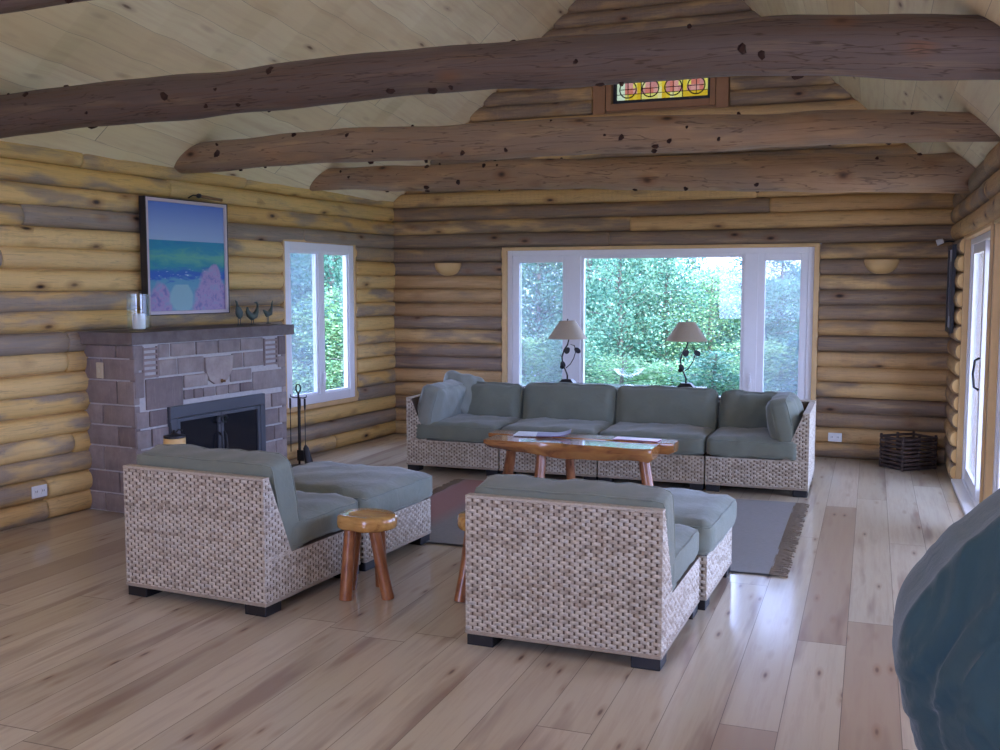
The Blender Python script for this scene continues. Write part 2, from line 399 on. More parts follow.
def log_wall(mb, pos, s0, s1, nrows, openings, bulge=.068, lens=(2.0, 4.2), seed=1, top=None, force=None, row0=0):
    rr = random.Random(seed)
    for k in range(row0, nrows):
        zc = (k+.5)*PITCH
        a, b = s0, s1
        if top:
            t = top(zc-PITCH*.25)
            if t is None: continue
            a, b = t
            if b-a < .1: continue
        ivs = [(a, b)]
        for (o0, o1, z0, z1) in openings:
            if z0 < zc < z1:
                nv = []
                for (p, q) in ivs:
                    if o1 <= p or o0 >= q: nv.append((p, q)); continue
                    if p < o0: nv.append((p, o0))
                    if o1 < q: nv.append((o1, q))
                ivs = nv
        for (p, q) in ivs:
            cuts = [p]
            while q-cuts[-1] > lens[1]+.6: cuts.append(cuts[-1]+rr.uniform(*lens))
            cuts.append(q)
            for c0, c1 in zip(cuts, cuts[1:]):
                rnd = rr.random()
                if force:
                    fr = force(k, c0, c1)
                    if fr is not None: rnd = fr
                add_halflog(mb, pos, c0, c1, zc, rnd, bulge*rr.uniform(.9, 1.1), rr)

def add_halflog(mb, pos, s0, s1, zc, rnd, bulge, rr):
    n = 9; r = PITCH/2*1.03
    L = s1-s0; m = max(3, int(L/.10)); ph = [rr.uniform(0, 6.3) for _ in range(4)]
    taper = rr.uniform(-.05, .05)
    ss = [0, .006, .018, .04] + [.04+(L-.08)*i/m for i in range(1, m)] + [L-.04, L-.018, L-.006, L]
    rings = []
    for s in ss:
        e = min(s, L-s); ef = 1. if e >= .04 else .80+.20*math.sqrt(max(0, 1-(1-e/.04)**2))
        w = 1+.07*math.sin(s*2.1+ph[0])+.045*math.sin(s*5.3+ph[1])+.02*math.sin(s*13+ph[2])+taper*(s/L-.5)*2
        zz = zc+.006*math.sin(s*1.3+ph[3])
        ring = []
        for k in range(n):
            a = -PI/2+PI*k/(n-1)
            off = bulge*w*ef*math.cos(a)**.72 if abs(abs(a)-PI/2) > 1e-6 else 0
            x, y = pos(s0+s, off)
            ring.append(mb.vert((x, y, zz+r*ef*math.sin(a)*(1 if abs(a) < PI/2-.01 else 1.0)), (s+rnd*37, a*r*1.1+.2, rnd)))
        rings.append(ring)
    for A, B in zip(rings, rings[1:]):
        for k in range(n-1): mb.face(A[k], B[k], B[k+1], A[k+1])
    for ring, rev in ((rings[0], 0), (rings[-1], 1)):      # sawn ends
        q = [mb.vert(mb.v[i], (0, 0, 2.)) for i in ring]
        mb.face(*(q if not rev else q[::-1]))

# back wall -------------------------------------------------------------
BW = (-3.72, -.48, .44, 2.07)      # rough opening of the big window
SG = (-2.60, -1.50, 3.42, 3.86)    # stained glass opening
wb = MB('lc')
def rake(z):
    xa = -5.03 if z < 2.5 else -5.03+(z-2.5)/.958
    xb = XR if z < ZR else XR-(z-ZR)/.95
    if xb-xa < .25: return None
    return (xa-.02, xb+.02)
def force_back(k, a, b):
    if k == 14: return 1.1+.01*k
    if b < -3.5 and k in (12, 8, 5): return 1.1+.013*k
    if a > -.6 and k in (10, 7, 3): return 1.1+.017*k
    return None
log_wall(wb, lambda s, o: (s, YB-o), -5.05, XR, 36, [(BW[0]+.005, BW[1]-.005, BW[2], BW[3]), (SG[0]-.14, SG[1]+.14, SG[2], SG[3])], seed=11, top=rake, force=force_back)
def solid(mb, plane, t0, t1, u0, u1, z0, z1, holes):
    """wall slab with rectangular holes, thickness t0..t1; plane 'x' -> u is x, 'y' -> u is y"""
    us = sorted({u0, u1, *[h[0] for h in holes], *[h[1] for h in holes]})
    for a, b in zip(us, us[1:]):
        zz = [(z0, z1)]
        for h in holes:
            if h[0] <= a and h[1] >= b:
                nz = []
                for p, q in zz:
                    if h[3] <= p or h[2] >= q: nz.append((p, q)); continue
                    if p < h[2]: nz.append((p, h[2]))
                    if h[3] < q: nz.append((h[3], q))
                zz = nz
        for p, q in zz:
            if plane == 'x': mb.box(a, b, t0, t1, p, q, (0, 0, .3))
            else: mb.box(t0, t1, a, b, p, q, (0, 0, .3))
solid(wb, 'x', YB, YB+.18, -5.3, 1.1, -.3, 5.6, [(BW[0], BW[1], BW[2], BW[3]), SG])
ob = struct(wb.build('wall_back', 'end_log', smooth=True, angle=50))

# left wall -------------------------------------------------------------
LWIN = (8.22, 9.415, .46, 2.10)
wl = MB('lc')
greys = {14: .9}
def force_left(k, a, b):
    if k == 14 and b > 5.6: return 1.1+.01*(a % 1)
    if k in (1, 3) and a > 7.4: return 1.14+.01*k
    if k == 8 and 5.5 < b < 8.3: return 1.17
    return None
log_wall(wl, lambda s, o: (xl(s)+o, s), YF, YB, 18, [(LWIN[0]-.01, LWIN[1]+.01, LWIN[2], LWIN[3])], seed=5, lens=(1.6, 3.6), force=force_left)
def lslab(a, b, p, q):
    i = [wl.vert(v, (0, 0, .3)) for v in ((xl(a)-.05, a, p), (xl(a), a, p), (xl(b), b, p), (xl(b)-.05, b, p), (xl(a)-.05, a, q), (xl(a), a, q), (xl(b), b, q), (xl(b)-.05, b, q))]
    for qd in ((0,3,2,1),(4,5,6,7),(0,1,5,4),(1,2,6,5),(2,3,7,6),(3,0,4,7)): wl.face(*[i[k] for k in qd])
lslab(YF, LWIN[0], -.3, 2.9); lslab(LWIN[1], YB+.18, -.3, 2.6); lslab(LWIN[0], LWIN[1], -.3, LWIN[2]); lslab(LWIN[0], LWIN[1], LWIN[3], 2.7)
struct(wl.build('wall_left', 'wall_log', smooth=True, angle=50))

# right wall ------------------------------------------------------------
YJ = 4.7
RD = [(7.28, 9.28, 0., 2.07), (5.05, 7.05, 0., 2.07)]
wr = MB('lc')
log_wall(wr, lambda s, o: (XR-o, s), YJ, YB, 17, [(5.03, 9.30, 0, 2.07)], seed=23, lens=(2., 4.))
solid(wr, 'y', XR, XR+.18, YJ, YB+.18, -.3, 2.6, RD)
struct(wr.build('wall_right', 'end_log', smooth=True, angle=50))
# room behind and beside the camera (open plan; unseen openings added and sized for fill daylight)
wf = MB('lc')
FR = [(-3.4, -1.2, .9, 2.1)]
solid(wf, 'x', YF-.18, YF, -6.6, 2.2, -.3, 5.9, FR + [(-4.0, -.4, 2.5, 4.3)])
struct(wf.build('wall_front', 'wall_log'))
wr2 = MB('lc'); SR = [(1.5, 4.3, .05, 2.2)]
solid(wr2, 'y', 2.2, 2.38, YF-.18, YJ+.18, -.3, 2.6, SR)
solid(wr2, 'x', YJ, YJ+.18, XR, 2.38, -.3, 2.6, [])
struct(wr2.build('wall_side', 'wall_log'))

# floor -----------------------------------------------------------------
fl = MB(); fl.box(-6.7, 2.4, YF-.2, YB+.2, -.12, 0)
struct(fl.build('floor', 'floor'))
# ceiling ---------------------------------------------------------------
ce = MB()
ny = 24
prev = None
for i in range(ny+1):
    y = YF-.2+(YB+.4-YF)*i/ny
    yy = min(y, YB)
    pts = [(xl(yy)-.3, zl(yy)-.3*.95), (RX, RZ), (XR+.02, ZR), (2.42, ZR), (2.42, ZR+.12), (XR, ZR+.12), (RX, RZ+.16), (xl(yy)-.3, zl(yy)-.3*.95+.16)]
    cur = [ce.vert((p[0], y, p[1])) for p in pts]
    if prev:
        for k in range(8): ce.face(prev[k], cur[k], cur[(k+1) % 8], prev[(k+1) % 8])
    else: ce.face(*cur[::-1])
    prev = cur
ce.face(*prev)
struct(ce.build('ceiling', 'ceiling'))

# roof beams ------------------------------------------------------------
def beam(name, y, pts, mat, rnd, label, seed, nk=26):
    """pts: (x, zc, r)"""
    rr = random.Random(seed); mb = MB('lc'); N = 60
    P = []; Rr = []
    for i in range(N+1):
        x = pts[0][0]+(pts[-1][0]-pts[0][0])*i/N
        for p, q in zip(pts, pts[1:]):
            if p[0] <= x <= q[0]+1e-6:
                t = (x-p[0])/(q[0]-p[0]); t2 = t*t*(3-2*t)*.5+t*.5
                z = p[1]+(q[1]-p[1])*t2; r = p[2]+(q[2]-p[2])*t2
        P.append((x, y+.012*math.sin(x*2+seed), z+.007*math.sin(x*3.1+seed))); Rr.append(r*(1+.03*math.sin(x*5+seed)+.02*math.sin(x*11.3)))
    mb.tube(P, Rr, 20, rnd, wob=.018)
    L = pts[-1][0]-pts[0][0]
    o = mb.build(name, mat, smooth=True, angle=60)
    tag(o, label, 'beam')
    kb = MB('lc')
    for j in range(nk):                       # sawn-off branch stubs
        i = rr.randrange(3, N-3); a = rr.uniform(PI*.55, PI*2.1)
        c = Vector(P[i]); d = Vector((rr.uniform(-.25, .25), math.sin(a), math.cos(a))).normalized()
        rad = rr.choice([.008, .010, .013, .017, .022])*rr.uniform(.8, 1.1); h = Rr[i]
        kb.tube([c+d*(h-.03), c+d*(h+.002), c+d*(h+rr.uniform(.006, .02))], [rad*1.5, rad*1.15, rad*.75], 8, rr.random(), wob=.22)
    kb.build('branch_stub', MAT['knot'], o, smooth=True, angle=50)
    return o
MAT['knot'] = plain('dark branch knot', (.045, .022, .018), .8, .2, .4, 40)
beam('roof_beam', 5.0, [(-5.9, 2.70, .135), (-5.2, 2.72, .130), (-3.4, 2.765, .125), (-1.84, 2.785, .118), (-.6, 2.775, .130), (.49, 2.70, .145), (1.0, 2.66, .15)], 'beam_log', .41,
     'nearest thick weathered log beam crossing the whole room', 3, 34)
beam('roof_beam', 6.9, [(-5.9, 2.67, .115), (-5.3, 2.685, .116), (-3.6, 2.715, .125), (-1.9, 2.685, .130), (-.4, 2.665, .11), (.7, 2.62, .088), (1.0, 2.61, .085)], 'beam_log2', .83,
     'middle log beam between the thick near beam and the far one', 14, 34)
beam('roof_beam', 8.65, [(-5.8, 2.655, .10), (-5.0, 2.672, .105), (-3.4, 2.65, .125), (-2., 2.62, .135), (-.5, 2.56, .15), (.7, 2.53, .155), (1.0, 2.52, .155)], 'beam_log2', .22,
     'farthest log beam, pale along its underside, closest to the window wall', 29, 30)
beam('roof_beam', 3.2, [(-6.2, 2.86, .13), (-3.2, 2.875, .13), (0., 2.88, .13), (1., 2.86, .13)], 'beam_log', .66,
     'log beam of which only the underside shows in the top left corner', 41, 26)

# ------------------------------------------------------------------ windows
def frame_rect(mb, pl, d0, d1, u0, u1, z0, z1, w, wb_=None, bev=.004):
    """rectangular ring in plane pl; d0..d1 depth"""
    wb_ = wb_ or w
    def B(a, b, p, q):
        if pl == 'x': mb.box(a, b, d0, d1, p, q, None, bev)
        else: mb.box(d0, d1, a, b, p, q, None, bev)
    B(u0, u0+w, z0, z1); B(u1-w, u1, z0, z1); B(u0+w, u1-w, z1-w, z1); B(u0+w, u1-w, z0, z0+wb_)

w1 = sempty('window_1')
m = MB(); frame_rect(m, 'x', YB-.005, YB+.13, -3.665, -.535, .46, 2.03, .055, .06)
for a, b in ((-2.99, -2.86), (-1.19, -1.06)): m.box(a, b, YB-.002, YB+.128, .50, 1.99, None, .004)
m.build('window_frame', 'white_frame', w1)
for (a, b) in ((-3.61, -2.985), (-1.065, -.59)):      # opening casements at both sides
    m = MB(); frame_rect(m, 'x', YB+.01, YB+.10, a, b, .515, 1.975, .072); m.build('sash', 'white_frame', w1)
m = MB(); frame_rect(m, 'x', YB+.02, YB+.09, -2.865, -1.185, .515, 1.975, .035); m.build('fixed_sash', 'white_frame', w1)
for (a, b) in ((-3.54, -3.05), (-2.835, -1.215), (-1., -.66)):
    m = MB(); m.box(a, b, YB+.055, YB+.061, .56, 1.93); m.build('pane', 'glass', w1)
for (a, b) in ((-3.54, -3.05), (-1., -.66)):
    m = MB(); m.box(a, b, YB+.030, YB+.0315, .56, 1.93); m.build('insect_screen', 'screen', w1)
m = MB(); m.box(-1.128, -1.10, YB-.03, YB, .64, .74, None, .005); m.box(-1.122, -1.106, YB-.05, YB-.02, .70, .80, None, .005)
m.build('latch', 'white_frame', w1)
m = MB()
m.box(-3.715, -3.665, YB-.045, YB+.12, .41, 2.06, None, .006); m.box(-.535, -.485, YB-.045, YB+.12, .41, 2.06, None, .006)
m.box(-3.715, -.485, YB-.048, YB+.12, 2.03, 2.064, None, .006); m.box(-3.715, -.485, YB-.06, YB+.12, .41, .46, None, .006)
m.build('casing', 'casing', w1)

w2 = sempty('window_2'); xw = xl(8.82); ang = math.atan2(.099, 1)
w2.location = (xl(8.815), 8.815, 0); w2.rotation_euler = (0, 0, -ang)       # local +y runs along the wall
m = MB(); frame_rect(m, 'y', -.028, .045, -.575, .565, .50, 2.075, .085, .09)
m.box(-.028, .043, -.045, .045, .54, 2.03, None, .004); m.build('window_frame', 'white_frame', w2)
for a, b in ((-.50, -.035), (.035, .49)):
    m = MB(); frame_rect(m, 'y', -.02, .03, a, b, .575, 2.0, .032); m.build('sash', 'white_frame', w2)
    m = MB(); m.box(-.016, -.010, a+.028, b-.028, .60, 1.975); m.build('pane', 'glass', w2)
m = MB(); m.box(.016, .0175, -.47, -.065, .605, 1.97); m.build('insect_screen', 'screen', w2)
m = MB(); m.box(.043, .062, -.012, .012, .66, .78, None, .004); m.box(.05, .08, -.008, .008, .70, .80, None, .004); m.build('latch', 'white_frame', w2)
m = MB(); m.box(-.045, .05, .565, .60, .46, 2.10, None, .005); m.box(-.045, .05, -.60, -.575, .46, 2.10, None, .005)
m.box(-.045, .053, -.60, .60, 2.075, 2.10, None, .005); m.box(-.045, .06, -.60, .60, .455, .50, None, .005)
m.build('casing', 'casing', w2)

def slider(idx, y0, y1):
    d = sempty('door_%d' % idx)
    X0 = XR+.03
    m = MB(); frame_rect(m, 'y', X0, X0+.12, y0+.03, y1-.03, .0, 2.04, .05, .045); m.build('door_frame', 'white_frame', d)
    ym = (y0+y1)/2
    for j, (a, b, dx) in enumerate(((ym-.04, y1-.08, .015), (y0+.08, ym+.04, .06))):
        m = MB(); frame_rect(m, 'y', X0+dx, X0+dx+.04, a, b, .045, 1.99, .075, .10); s = m.build('sliding_panel', 'white_frame', d)
        m = MB(); m.box(X0+dx+.017, X0+dx+.023, a+.07, b-.07, .14, 1.92); m.build('pane', 'glass', s)
        if j == 0:
            m = MB(); m.tube([(X0+dx-.002, a+.04, .88), (X0+dx-.035, a+.04, .90), (X0+dx-.045, a+.04, 1.), (X0+dx-.035, a+.04, 1.10), (X0+dx-.002, a+.04, 1.12)], .009, 8)
            m.build('handle', 'iron', s, smooth=True)
    m = MB()
    m.box(XR-.015, X0+.12, y1-.03, y1+.015, 0, 2.06, None, .005); m.box(XR-.015, X0+.12, y0-.02, y0+.03, 0, 2.06, None, .005)
    m.box(XR-.02, X0+.12, y0-.02, y1+.015, 2.04, 2.068, None, .005); m.build('casing', 'casing', d)
    m = MB(); m.box(XR-.05, X0+.02, y0+.02, y1-.02, 0., .03, None, .006); m.build('threshold', 'white_frame', d)
slider(1, *RD[0][:2]); slider(2, *RD[1][:2])

# stained glass transom in the gable
w3 = sempty('window_3')
m = MB(); frame_rect(m, 'x', YB-.03, YB+.14, SG[0], SG[1], SG[2], SG[3], .055, .07); m.build('window_frame', 'end_board', w3) if 'end_board' in MAT else m.build('window_frame', MAT.setdefault('end_board', plain('brown pine board', (.34, .17, .075), .55, .4, .25, 7)), w3)
m = MB()
m.box(SG[0]-.13, SG[0]-.005, YB-.045, YB, SG[2]-.03, SG[3]+.08, None, .004); m.box(SG[1]+.005, SG[1]+.13, YB-.045, YB, SG[2]-.03, SG[3]+.08, None, .004)
m.build('casing', 'end_board', w3)
gx0, gx1, gz0, gz1 = SG[0]+.055, SG[1]-.055, SG[2]+.07, SG[3]-.055
m = MB(); frame_rect(m, 'x', YB+.06, YB+.09, gx0, gx1, gz0, gz1, .035, .045, 0); 
g = MB('lc'); rr = random.Random(4)
ix0, ix1, iz0, iz1 = gx0+.035, gx1-.035, gz0+.045, gz1-.035
W_, H_ = ix1-ix0, iz1-iz0
cs = [ix0+W_*(.125+.25*i) for i in range(4)]; rad = .085; cz_ = iz0+H_*.46
cols_y = [(.95, .62, .03), (1., .78, .10), (.85, .50, .02), (1., .84, .22), (.92, .76, .12)]
nx, nz = 22, 4
for i in range(nx):
    for j in range(nz):
        a, b = ix0+W_*i/nx, ix0+W_*(i+1)/nx; p, q = iz0+H_*j/nz, iz0+H_*(j+1)/nz
        c = rr.choice(cols_y)
        cx_, cz2 = (a+b)/2, (p+q)/2
        if any(math.hypot(cx_-u, cz2-cz_) < rad*.9 for u in cs): c = rr.choice([(.80, .22, .10), (.90, .38, .20), (.75, .28, .16)])
        if i < 2: c = (.85, .90, .40)
        c = tuple(q*.12 for q in c)
        idx = [g.vert(v, c) for v in ((a, YB+.075, p), (b, YB+.075, p), (b, YB+.075, q), (a, YB+.075, q))]; g.face(*idx)
gl = g.build('pane', 'stained', w3)
for u in cs:
    m.tube([(u+rad*math.cos(t*PI/12), YB+.074, cz_+rad*math.sin(t*PI/12)) for t in range(24)], .006, 6, closed=True)
    m.tube([(u-rad, YB+.074, cz_), (u+rad, YB+.074, cz_)], .004, 6); m.tube([(u, YB+.074, cz_-rad), (u, YB+.074, cz_+rad)], .004, 6)
for i in range(1, 11):
    x = ix0+W_*i/11
    if all(abs(x-u) > rad*.95 for u in cs): m.tube([(x, YB+.074, iz0), (x, YB+.074, iz1)], .0045, 6)
for j in (1, 3):
    m.tube([(ix0, YB+.074, iz0+H_*j/4), (ix1, YB+.074, iz0+H_*j/4)], .0035, 6)
m.build('lead_came', 'lead', w3)

# ------------------------------------------------------------------ upholstery
def grid_surface(mb, f, nu, nv, attr=None):
    ids = [[mb.vert(*f(i/nu, j/nv)) for j in range(nv+1)] for i in range(nu+1)]
    for i in range(nu):
        for j in range(nv): mb.face(ids[i][j], ids[i+1][j], ids[i+1][j+1], ids[i][j+1])
def weave_panel(mb, O, U, V, N, W, H, clip=None, q=1., seed=0):
    """woven relief on rectangle O + U*u + V*v; clip(v)->(u0,u1) trims each row"""
    rr = random.Random(seed); pu, pv = .0245, .0165
    nu = max(4, int(W/(pu/5)*q)); nv = max(4, int(H/pv*5*q))
    nc, nr = int(W/pu)+3, int(H/pv)+3
    cell = [[rr.random() for _ in range(nr)] for _ in range(nc)]
    rowr = [rr.random() for _ in range(nr)]; jit = [rr.uniform(-.25, .25) for _ in range(nr)]
    O, U, V, N = map(Vector, (O, U, V, N))
    def f(a, b):
        v = H*b; lo, hi = (0, W) if clip is None else clip(v)
        u = lo+(hi-lo)*a
        jr = min(int(v/pv), nr-1); fv = v/pv-jr
        s = math.cos(PI*(u/pu+jr)+jit[jr]*.6)
        prof = math.sqrt(max(0., 1-(2*fv-1)**2))
        weft = (.5+.5*s)**.7*prof
        ci = min(int((u/pu+(jr % 2)*.5)), nc-1)
        st = abs(math.cos(PI*u/pu+PI/2))
        warp = .5*max(0, 1-(1-st)*1.8)
        h = max(weft, warp)
        edge = min(1., min(a*(hi-lo), (1-a)*(hi-lo), v, H-v)/.012+.001)
        h = h*edge + (1-edge)*.5
        return (O+U*u+V*v+N*(.012*h-.008), (h, .55*cell[ci][jr]+.25*rowr[jr]+.2*h, rowr[jr]))
    grid_surface(mb, f, nu, nv)

def cushion(name, w, d, h, parent, loc, rot=(0, 0, 0), mat='cushion', puff=.03, r=.045, seed=0, piping=True, crown=.015, wrinkle=.004, sag=0., dents=()):
    """box cushion w x d x h (x,y,z) with soft edges, welt piping and light wrinkles; origin at its centre"""
    rr = random.Random(seed); ph = [rr.uniform(0, 6.3) for _ in range(8)]
    mb = MB(); n = 18
    bm = bmesh.new(); bmesh.ops.create_cube(bm, size=2)
    bmesh.ops.subdivide_edges(bm, edges=bm.edges, cuts=n-1, use_grid_fill=True)
    def shape(c):
        x, y, z = c
        p = Vector((x*w/2, y*d/2, z*h/2))
        q = Vector((max(-w/2+r, min(w/2-r, p.x)), max(-d/2+r, min(d/2-r, p.y)), max(-h/2+min(r, h*.42), min(h/2-min(r, h*.42), p.z))))
        dd = p-q
        if dd.length > 1e-6:
            k = Vector((abs(dd.x)/r, abs(dd.y)/r, abs(dd.z)/min(r, h*.42)))
            m_ = max(k); dd = dd*(m_/max(k.length, 1e-6))
        p = q+dd
        bx, by, bz = 1-x*x, 1-y*y, 1-z*z
        p.z += z*(crown+puff*.6)*(bx*by)**.6 if abs(z) > 0 else 0
        p.x += x*puff*.5*(by*bz)**.6*(.6 if abs(x) > .9 else 0)
        p.y += y*puff*.5*(bx*bz)**.6*(.6 if abs(y) > .9 else 0)
        wv = wrinkle*(math.sin(p.x*23+p.z*31+ph[0])+math.sin(p.y*19-p.x*13+ph[1])+.7*math.sin(p.x*47+p.y*37+ph[2]))
        p += Vector((0, 0, 1))*wv*z + Vector((0, 1, 0))*wv*y*.8
        p.z += -sag*(bx*by) if z > 0 else 0
        for (dx, dy, dr, da) in dents:
            t = ((x-dx)**2+(y-dy)**2)/dr**2
            if t < 4: p.z -= da*math.exp(-t)*(1 if z > 0 else 0)
        return p
    for v in bm.verts: v.co = shape(v.co)
    mb.addbm(bm); o = mb.build(name, mat, parent, smooth=True)
    o.location = loc; o.rotation_euler = rot
    if piping:
        pm = MB()
        for zs in (-1, 1):
            pts = []
            K = 14
            for (a, b) in (((-1, -1), (1, -1)), ((1, -1), (1, 1)), ((1, 1), (-1, 1)), ((-1, 1), (-1, -1))):
                for i in range(K):
                    t = i/K; x = a[0]+(b[0]-a[0])*t; y = a[1]+(b[1]-a[1])*t
                    m1 = 1-.16*0; p = shape((x, y, zs*(.80)))
                    pts.append(p*1.0)
            pm.tube(pts, .0052, 6, closed=True)
        pm.build('piping', mat, o, smooth=True)
    return o

def feet(parent, w, d, sx=.11, h=.062):
    for x in (-w/2+sx/2+.005, w/2-sx/2-.005):
        for y in (sx/2+.005, d-sx/2-.005):
            m = MB(); m.box(x-sx/2, x+sx/2, y-sx/2, y+sx/2, 0, h, None, .004); m.build('foot', 'black_foot', parent)

def body_module(parent, w, d, hs, hb=None, sideL=False, sideR=False, q=1., seed=0, front=True):
    """wicker case: origin front?-- local y=0 is the BACK outer face, y=d the front; x centred. hs seat deck, hb back height"""
    z0 = .060
    wk = MB('wv'); cr = MB(); e = .006
    # solid core slightly inside the weave
    if hb: core = [(e, z0), (e, hb-.004), (.045, hb-.004), (.225, hs), (d-e, hs), (d-e, z0)]
    else: core = [(e, z0), (e, hs), (d-e, hs), (d-e, z0)]
    cr.prism(core, 'x', -w/2+e, w/2-e)
    H = hs-z0
    if hb:
        weave_panel(wk, (w/2, 0, z0), (-1, 0, 0), (0, 0, 1), (0, -1, 0), w, hb-z0, None, q, seed)
        def clipf(v):
            z = z0+v
            if z <= hs: return (0, d)
            return (0, max(.045, .225-(z-hs)/(hb-hs)*.18))
        for sx in (1, -1):
            weave_panel(wk, (sx*w/2, 0, z0), (0, 1, 0), (0, 0, 1), (sx, 0, 0), d, H, None, q, seed+1)
            weave_panel(wk, (sx*w/2, 0, hs), (0, 1, 0), (0, 0, 1), (sx, 0, 0), .225, hb-hs, lambda v: (0, .225-v/(hb-hs)*.18), q, seed+2)
    else:
        weave_panel(wk, (w/2, 0, z0), (-1, 0, 0), (0, 0, 1), (0, -1, 0), w, H, None, q, seed)
        for sx in (1, -1): weave_panel(wk, (sx*w/2, 0, z0), (0, 1, 0), (0, 0, 1), (sx, 0, 0), d, H, None, q, seed+1)
    weave_panel(wk, (-w/2, d, z0), (1, 0, 0), (0, 0, 1), (0, 1, 0), w, H, None, q, seed+3)
    c = cr.build('wicker_case', MAT['core'], parent)
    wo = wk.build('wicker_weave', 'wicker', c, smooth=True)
    # sewn binding along the top edges
    bd = MB('wv')
    if hb:
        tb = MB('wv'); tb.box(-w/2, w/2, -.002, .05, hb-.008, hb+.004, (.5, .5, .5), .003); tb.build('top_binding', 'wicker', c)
    bd.box(-w/2, w/2, -.003, .012, z0-.006, z0+.012, (.5, .2, .5), .003); bd.box(-w/2, w/2, d-.012, d+.003, z0-.006, z0+.012, (.5, .2, .5), .003)
    for sx in (1, -1): bd.box(sx*w/2-.012*sx, sx*w/2+.003*sx, 0, d, z0-.006, z0+.012, (.5, .2, .5), .003)
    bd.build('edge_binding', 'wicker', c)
    return c
MAT['core'] = plain('dark wicker backing', (.12, .085, .06), .8)

def slipper_chair(label, loc, rz, seed, w=.91, zb=.515):
    t = thing('lounge_chair', label, 'chair', loc, rz)
    body_module(t, w, .87, .285, .70, seed=seed)
    feet(t, w, .87, .13)
    cushion('seat_cushion', w-.01, .70, .155, t, (0, .545, .366), seed=seed+3, puff=.018, crown=.008, r=.04)
    cushion('back_cushion', w-.02, .53, .19, t, (0, .215, zb), rot=(math.radians(103), 0, 0), seed=seed+4, puff=.02, crown=.01, r=.036, dents=((-.7, .9, .6, .0),))
    return t
c1 = slipper_chair('low wicker chair seen from behind at left, its back to the camera, beside the fireplace', (-3.255, 4.25, 0), math.radians(-4.5), 21, .92)
c2 = slipper_chair('low wicker chair seen from behind in the front middle, nearest the camera', (-1.262, 4.20, 0), math.radians(-1.5), 31, .915, .486)
def ottoman(label, loc, rz, seed, w=.90, d=.77):
    t = thing('ottoman', label, 'ottoman', loc, rz)
    body_module(t, w, d, .285, None, seed=seed); feet(t, w, d, .12)
    cushion('cushion', w+.05, d+.04, .17, t, (0, d/2, .372), seed=seed+5, puff=.03, crown=.018, r=.05)
    return t
a = math.radians(-4.5)
ottoman('wicker ottoman with grey green cushion pushed against the left chair', (-3.165, 5.15, 0), a, 51, .91, .79)
ottoman('wicker ottoman with grey green cushion pushed against the front middle chair', (-1.20, 5.10, 0), math.radians(-2.2), 61, .90, .76)

# sofa: four wicker sections along the window, backs to the window
YS0 = 8.15; DS = .92
bx = [-3.90, -3.01, -2.13, -1.235, -.425]
lab = ['left corner section of the long sofa with side arm and two loose pillows', 'sofa section second from the left in the long sofa',
       'sofa section third from the left in the long sofa', 'right corner section of the long sofa with side arm']
for i in range(4):
    w = bx[i+1]-bx[i]-.012; cx = (bx[i]+bx[i+1])/2
    t = thing('sofa_section', lab[i], 'sofa', (cx, YS0+DS, 0), PI, 'sections of the long wicker sofa')
    # local frame is turned: local +y points to the camera, local +x to the left of the picture
    c = body_module(t, w, DS, .285, .67, q=.75, seed=80+i)
    feet(t, w, DS, .11)
    sd_ = {0: 1, 3: -1}.get(i, 0)
    cushion('seat_cushion', w-(.085 if sd_ else .005), .76, .155, t, (-sd_*.04, .55, .362), seed=90+i, puff=.02, crown=.012, r=.04)
    if i in (1, 2):
        cushion('back_cushion', w-.01, .38, .18, t, (0, .215, .565), rot=(math.radians(104), 0, 0), seed=95+i, puff=.05, crown=.03, r=.05)
    side = 1 if i == 0 else (-1 if i == 3 else 0)
    if side:                                           # the arm: a second raised wicker back along the outer side
        wk = MB('wv'); cr = MB(); hb = .66; hs = .285; o = side*w/2
        pr = [(o-side*.006, hs-.02), (o-side*.006, hb-.004), (o-side*.045, hb-.004), (o-side*.20, hs-.02)]
        cr.prism(pr if side < 0 else pr[::-1], 'y', .05, DS-.006)
        weave_panel(wk, (o, 0, hs), (0, 1, 0), (0, 0, 1), (side, 0, 0), DS, hb-hs, None, .6, 120+i)
        weave_panel(wk, (o, DS, hs), (-side, 0, 0), (0, 0, 1), (0, 1, 0), .20, hb-hs, lambda v: (0, .20-v/(hb-hs)*.155), .6, 130+i)
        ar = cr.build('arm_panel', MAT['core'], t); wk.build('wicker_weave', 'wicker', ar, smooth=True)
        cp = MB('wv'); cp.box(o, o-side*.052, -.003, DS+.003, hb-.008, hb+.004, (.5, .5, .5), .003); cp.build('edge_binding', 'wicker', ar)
        cw = .66
        cushion('arm_cushion', cw, .38, .17, t, (o-side*.20, .58, .575), rot=(math.radians(104), 0, -side*PI/2), seed=140+i, puff=.05, crown=.03, r=.05, mat='pillow' if i == 0 else 'cushion')
        cushion('back_cushion', w-.26, .36, .17, t, (-side*.11, .215, .56), rot=(math.radians(105), 0, 0), seed=150+i, puff=.05, crown=.03, r=.05, wrinkle=.006 if i == 3 else .004)
def throw_pillow(label, loc, rot, size, seed, mat):
    o = cushion('throw_pillow', size, size, .15, None, loc, rot, mat=mat, puff=.0, crown=.035, r=.06, seed=seed, piping=False, wrinkle=.007)
    tag(o, label, 'pillow')
throw_pillow('pale loose pillow leaning in the left corner of the long sofa', (-3.62, 8.80, .63), (math.radians(72), math.radians(14), math.radians(28)), .40, 171, 'pillow')

